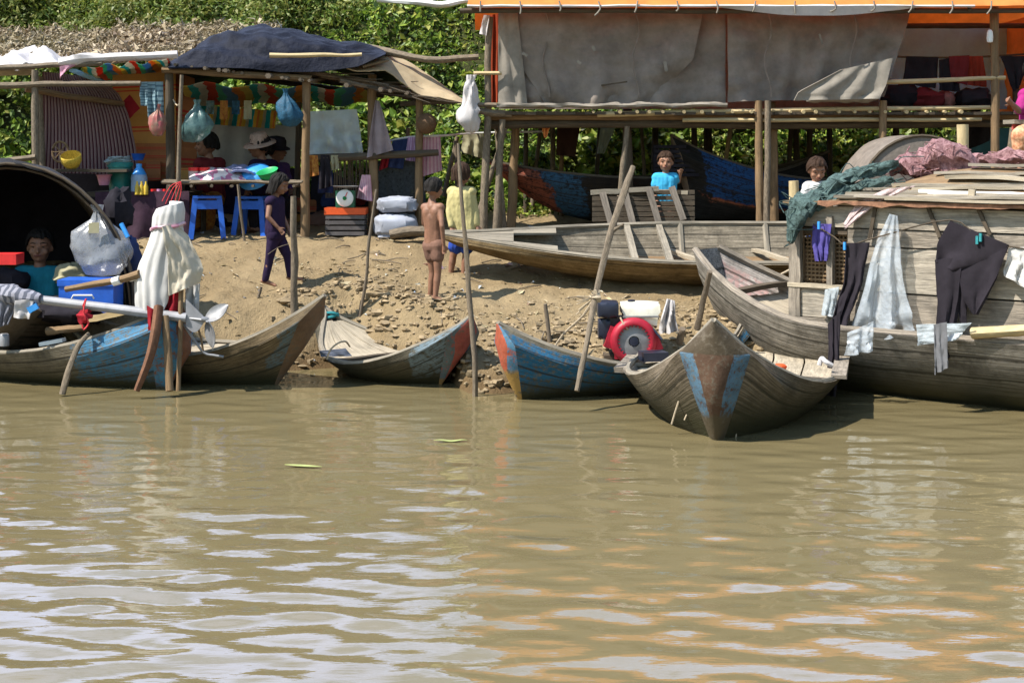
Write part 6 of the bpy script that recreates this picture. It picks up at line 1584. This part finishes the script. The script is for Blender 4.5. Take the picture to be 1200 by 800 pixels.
# girl walking right
J = dict(hd=(328, 216), nk=(322, 231), sl=(317, 236, -.08), sr=(327, 236, .08), el=(314, 254, -.14), wl=(326, 267, -.13), er=(332, 255, .13), wr=(338, 268, .08),
         pv=(323, 273), hl=(321, 276, -.05), hr=(325, 276, .05), kl=(316, 303, -.05), al=(311, 329, -.05), tl=(322, 334, -.05), kr=(337, 299, .06), ar=(341, 324, .06), tr=(353, 327, .06))
girl, _ = person('girl with messy shoulder length hair walking in dark purple top and leggings', 13.4, J, .083, .62, (1, -.25), hairlen=.75, tilt=.35,
       garments=[('top', 'dkpurple', top_g(J, .12, .05, .95), .012), ('leggings', 'dkpurple', leg_g(J, 1.92, .112, .075), .010)])
tag(MB().tube([P(314, 298, 13.2), P(326, 290, 13.2), P(338, 286, 13.2)], .003, 5, 3).build('bent_wire', 'pole'), 'thin bent wire held by the walking girl', 'wire')
# standing boy, seen from behind
J = dict(hd=(509, 221), nk=(506, 236), sl=(498, 243, .02), sr=(516, 243, -.06), el=(497, 262, .10), wl=(508, 276, .18), er=(518, 265, -.13), wr=(520, 287, -.10),
         pv=(508, 285), hl=(504, 288, .03), hr=(513, 288, -.03), kl=(507, 318, .05), al=(504, 347, .06), tl=(514, 351, .03), kr=(513, 319, -.04), ar=(510, 349, -.05), tr=(525, 354, -.08))
person('bare chested boy standing on the mud bank looking at the beached boat', 12.95, J, .080, .62, (.8, .55), hairlen=.0, tilt=.1, short=True,
       garments=[('shorts', 'brown_short', leg_g(J, .42, .112, .098), .008)])
# child in yellow
J = dict(hd=(541, 204), nk=(540, 219), sl=(530, 225, .03), sr=(551, 225, -.03), el=(527, 247, -.02), wl=(529, 266, -.08), er=(557, 247, -.03), wr=(559, 264, -.06),
         pv=(543, 268), hl=(538, 272, 0), hr=(548, 272, 0), kl=(531, 300, .02), al=(528, 322, .02), tl=(533, 327, -.06), kr=(546, 300, 0), ar=(543, 322, 0), tr=(549, 326, -.06))
person('child in loose yellow long sleeved shirt and blue shorts standing by the poles', 13.85, J, .090, .66, (.6, .75), hairlen=.25, hair='hair2',
       garments=[('shirt', 'yellow_shirt', top_g(J, 1.9, .10, 1.1), .014), ('shorts', 'blue_short', leg_g(J, .62, .125, .115), .012)])
# child in blue, standing in the boat behind
J = dict(hd=(780, 190), nk=(780, 203), sl=(770, 208, 0), sr=(790, 208, 0), el=(766, 222, -.03), wl=(770, 236, -.1), er=(795, 213, .02), wr=(797, 205, -.02), pv=(779, 236), hl=(775, 238), hr=(784, 238), kl=(774, 262, 0), al=(774, 282, 0), kr=(784, 262, 0), ar=(784, 282, 0))
person('small child in bright blue T-shirt standing behind the slatted frame', 14.85, J, .089, .62, (-.12, -1), skin='skin2', hair='hair2', hairlen=-.25, short=True,
       garments=[('shirt', 'blue_shirt', top_g(J, .6, .05, 1.0), .012), ('shorts', 'brown_short', leg_g(J, .6), .008)])
# child in white behind the net
J = dict(hd=(957, 199), nk=(956, 214), sl=(947, 219, 0), sr=(967, 219, 0), el=(940, 232, -.08), wl=(930, 237, -.14), er=(974, 238, 0), wr=(974, 258, 0), pv=(956, 258), hl=(952, 260), hr=(960, 260), kl=(951, 288, 0), al=(951, 312, 0), kr=(961, 288, 0), ar=(961, 312, 0))
person('child in white shirt reaching out behind the green fishing net', 12.75, J, .090, .62, (.1, -1), skin='skin2', hair='hair2', hairlen=-.05, tilt=.4, short=True,
       garments=[('shirt', 'white_cloth', top_g(J, .6, .05, 1.0), .012), ('shorts', 'navy', leg_g(J, .6), .008)])
# man in teal
J = dict(hd=(47, 289), nk=(47, 312), sl=(25, 322, 0), sr=(72, 322, 0), el=(16, 348, -.05), wl=(30, 372, -.14), er=(82, 348, -.05), wr=(70, 372, -.14), pv=(49, 376), hl=(40, 380), hr=(58, 380), kl=(28, 388, -.3), al=(38, 408, -.1), kr=(72, 388, -.3), ar=(60, 408, -.1))
person('man in teal shirt sitting in the shade of the black canopy', 12.75, J, .125, .98, (.15, -1), hairlen=-.2, short=True, vox=.009,
       garments=[('shirt', 'teal_shirt', top_g(J, .9, 0, 1.0), .014), ('trousers', 'charcoal', leg_g(J, 1.9), .012)])
# woman and two hatted people in the stall
J = dict(hd=(242, 170), nk=(245, 184), sl=(234, 192, -.1), sr=(257, 192, .1), el=(228, 208, -.12), wl=(226, 220, -.2), er=(262, 208, .05), wr=(250, 220, -.05), pv=(248, 232), hl=(244, 234), hr=(252, 234), kl=(232, 236, -.3), al=(232, 268, -.3), kr=(244, 236, -.3), ar=(244, 268, -.3))
person('woman in dark red top sitting in profile behind the stick table', 15.9, J, .115, .85, (-1, -.25), hairlen=.0,
       garments=[('blouse', 'maroon', top_g(J, .9, 0, 1.0), .014), ('skirt', 'flower', leg_g(J, 1.8, .13, .12), .014)])
def hat(c, m, label, par, brim=.19, crown=.09, ax=(0, 0, 1)):
    return MB().lathe(c, [(brim, -.03), (brim*.95, -.015), (crown*1.15, .0), (crown*1.1, .06), (crown*.9, .10), (.02, .115), (0, .115)], 26, ax, jit=.12).build('hat', m, par)
J = dict(hd=(304, 172), nk=(307, 187), sl=(298, 194, -.1), sr=(319, 194, .1), el=(292, 210, -.12), wl=(290, 222, -.2), er=(325, 210, .1), wr=(318, 222, -.05), pv=(310, 232), hl=(305, 234), hr=(314, 234), kl=(296, 238, -.3), al=(298, 268, -.3), kr=(308, 238, -.3), ar=(308, 268, -.3))
p_, j_ = person('person in floppy beige hat and purple clothes seated behind the blue basin', 15.8, J, .11, .85, (-1, -.35), hairlen=.1,
       garments=[('blouse', 'dkpurple', top_g(J, 1.8, 0, 1.0), .014), ('trousers', 'charcoal', leg_g(J, 1.9), .012)])
hat(j_['hd']+V((0, 0, .055)), mat('beige_hat', (.42, .30, .24), .35, 30), '', p_, ax=(-.15, -.25, 1))
J = dict(hd=(324, 176), nk=(323, 190), sl=(315, 197, -.1), sr=(333, 197, .1), el=(312, 212, -.12), wl=(318, 222, -.2), er=(338, 212, .1), wr=(340, 222, .0), pv=(324, 232), hl=(320, 234), hr=(328, 234), kl=(330, 238, -.3), al=(332, 268, -.3), kr=(338, 238, -.2), ar=(340, 268, -.2))
p_, j_ = person('person in dark brimmed hat turned right beside the floppy hatted one', 16.2, J, .11, .82, (1, -.2), hairlen=.1,
       garments=[('blouse', mat('violet_top', (.06, .03, .13), .3, 8, trans=.05), top_g(J, 1.8, 0, 1.0), .014), ('trousers', 'charcoal', leg_g(J, 1.9), .012)])
hat(j_['hd']+V((0, 0, .05)), 'black_cloth', '', p_, .16, .095, (.1, -.15, 1))
# person at right edge, sitting
J = dict(hd=(1214, 84), nk=(1214, 104), sl=(1202, 112, 0), sr=(1228, 112, .1), el=(1194, 130, -.1), wl=(1185, 121, -.22), er=(1232, 132, .1), wr=(1218, 146, -.1), pv=(1214, 152), hl=(1208, 154), hr=(1222, 154), kl=(1196, 160, -.35), al=(1196, 200, -.3), kr=(1210, 160, -.35), ar=(1210, 200, -.3))
person('person in bright pink top and orange skirt half cut off at the right edge', 14.0, J, .12, .88, (-.6, -.8), hairlen=.3,
       garments=[('top', 'magenta', top_g(J, .9, 0, 1.0), .014), ('skirt', mat('orange_skirt', (.62, .12, .03), .4, 20, col2=(.75, .5, .3)), leg_g(J, 1.6, .14, .12), .014)])
bn = thing('plank_bench', 'grey plank seat at the right edge holding the person in pink', 'bench', P(1215, 240, 13.9))
part(MB().plank(P(1182, 143, 13.85), P(1290, 146, 14.0), .22, .04), 'seat', 'grey_wood', bn)
part(MB().plank(P(1186, 149, 13.82), P(1290, 152, 13.95), .05, .02, up=(0, 1, 0)), 'seat_edge', mat('red_edge', (.4, .08, .07), .3), bn)
for px in (1196, 1275): part(MB().pole(P(px, 262, 13.95), P(px, 146, 13.95), .035), 'leg', 'grey_wood', bn)
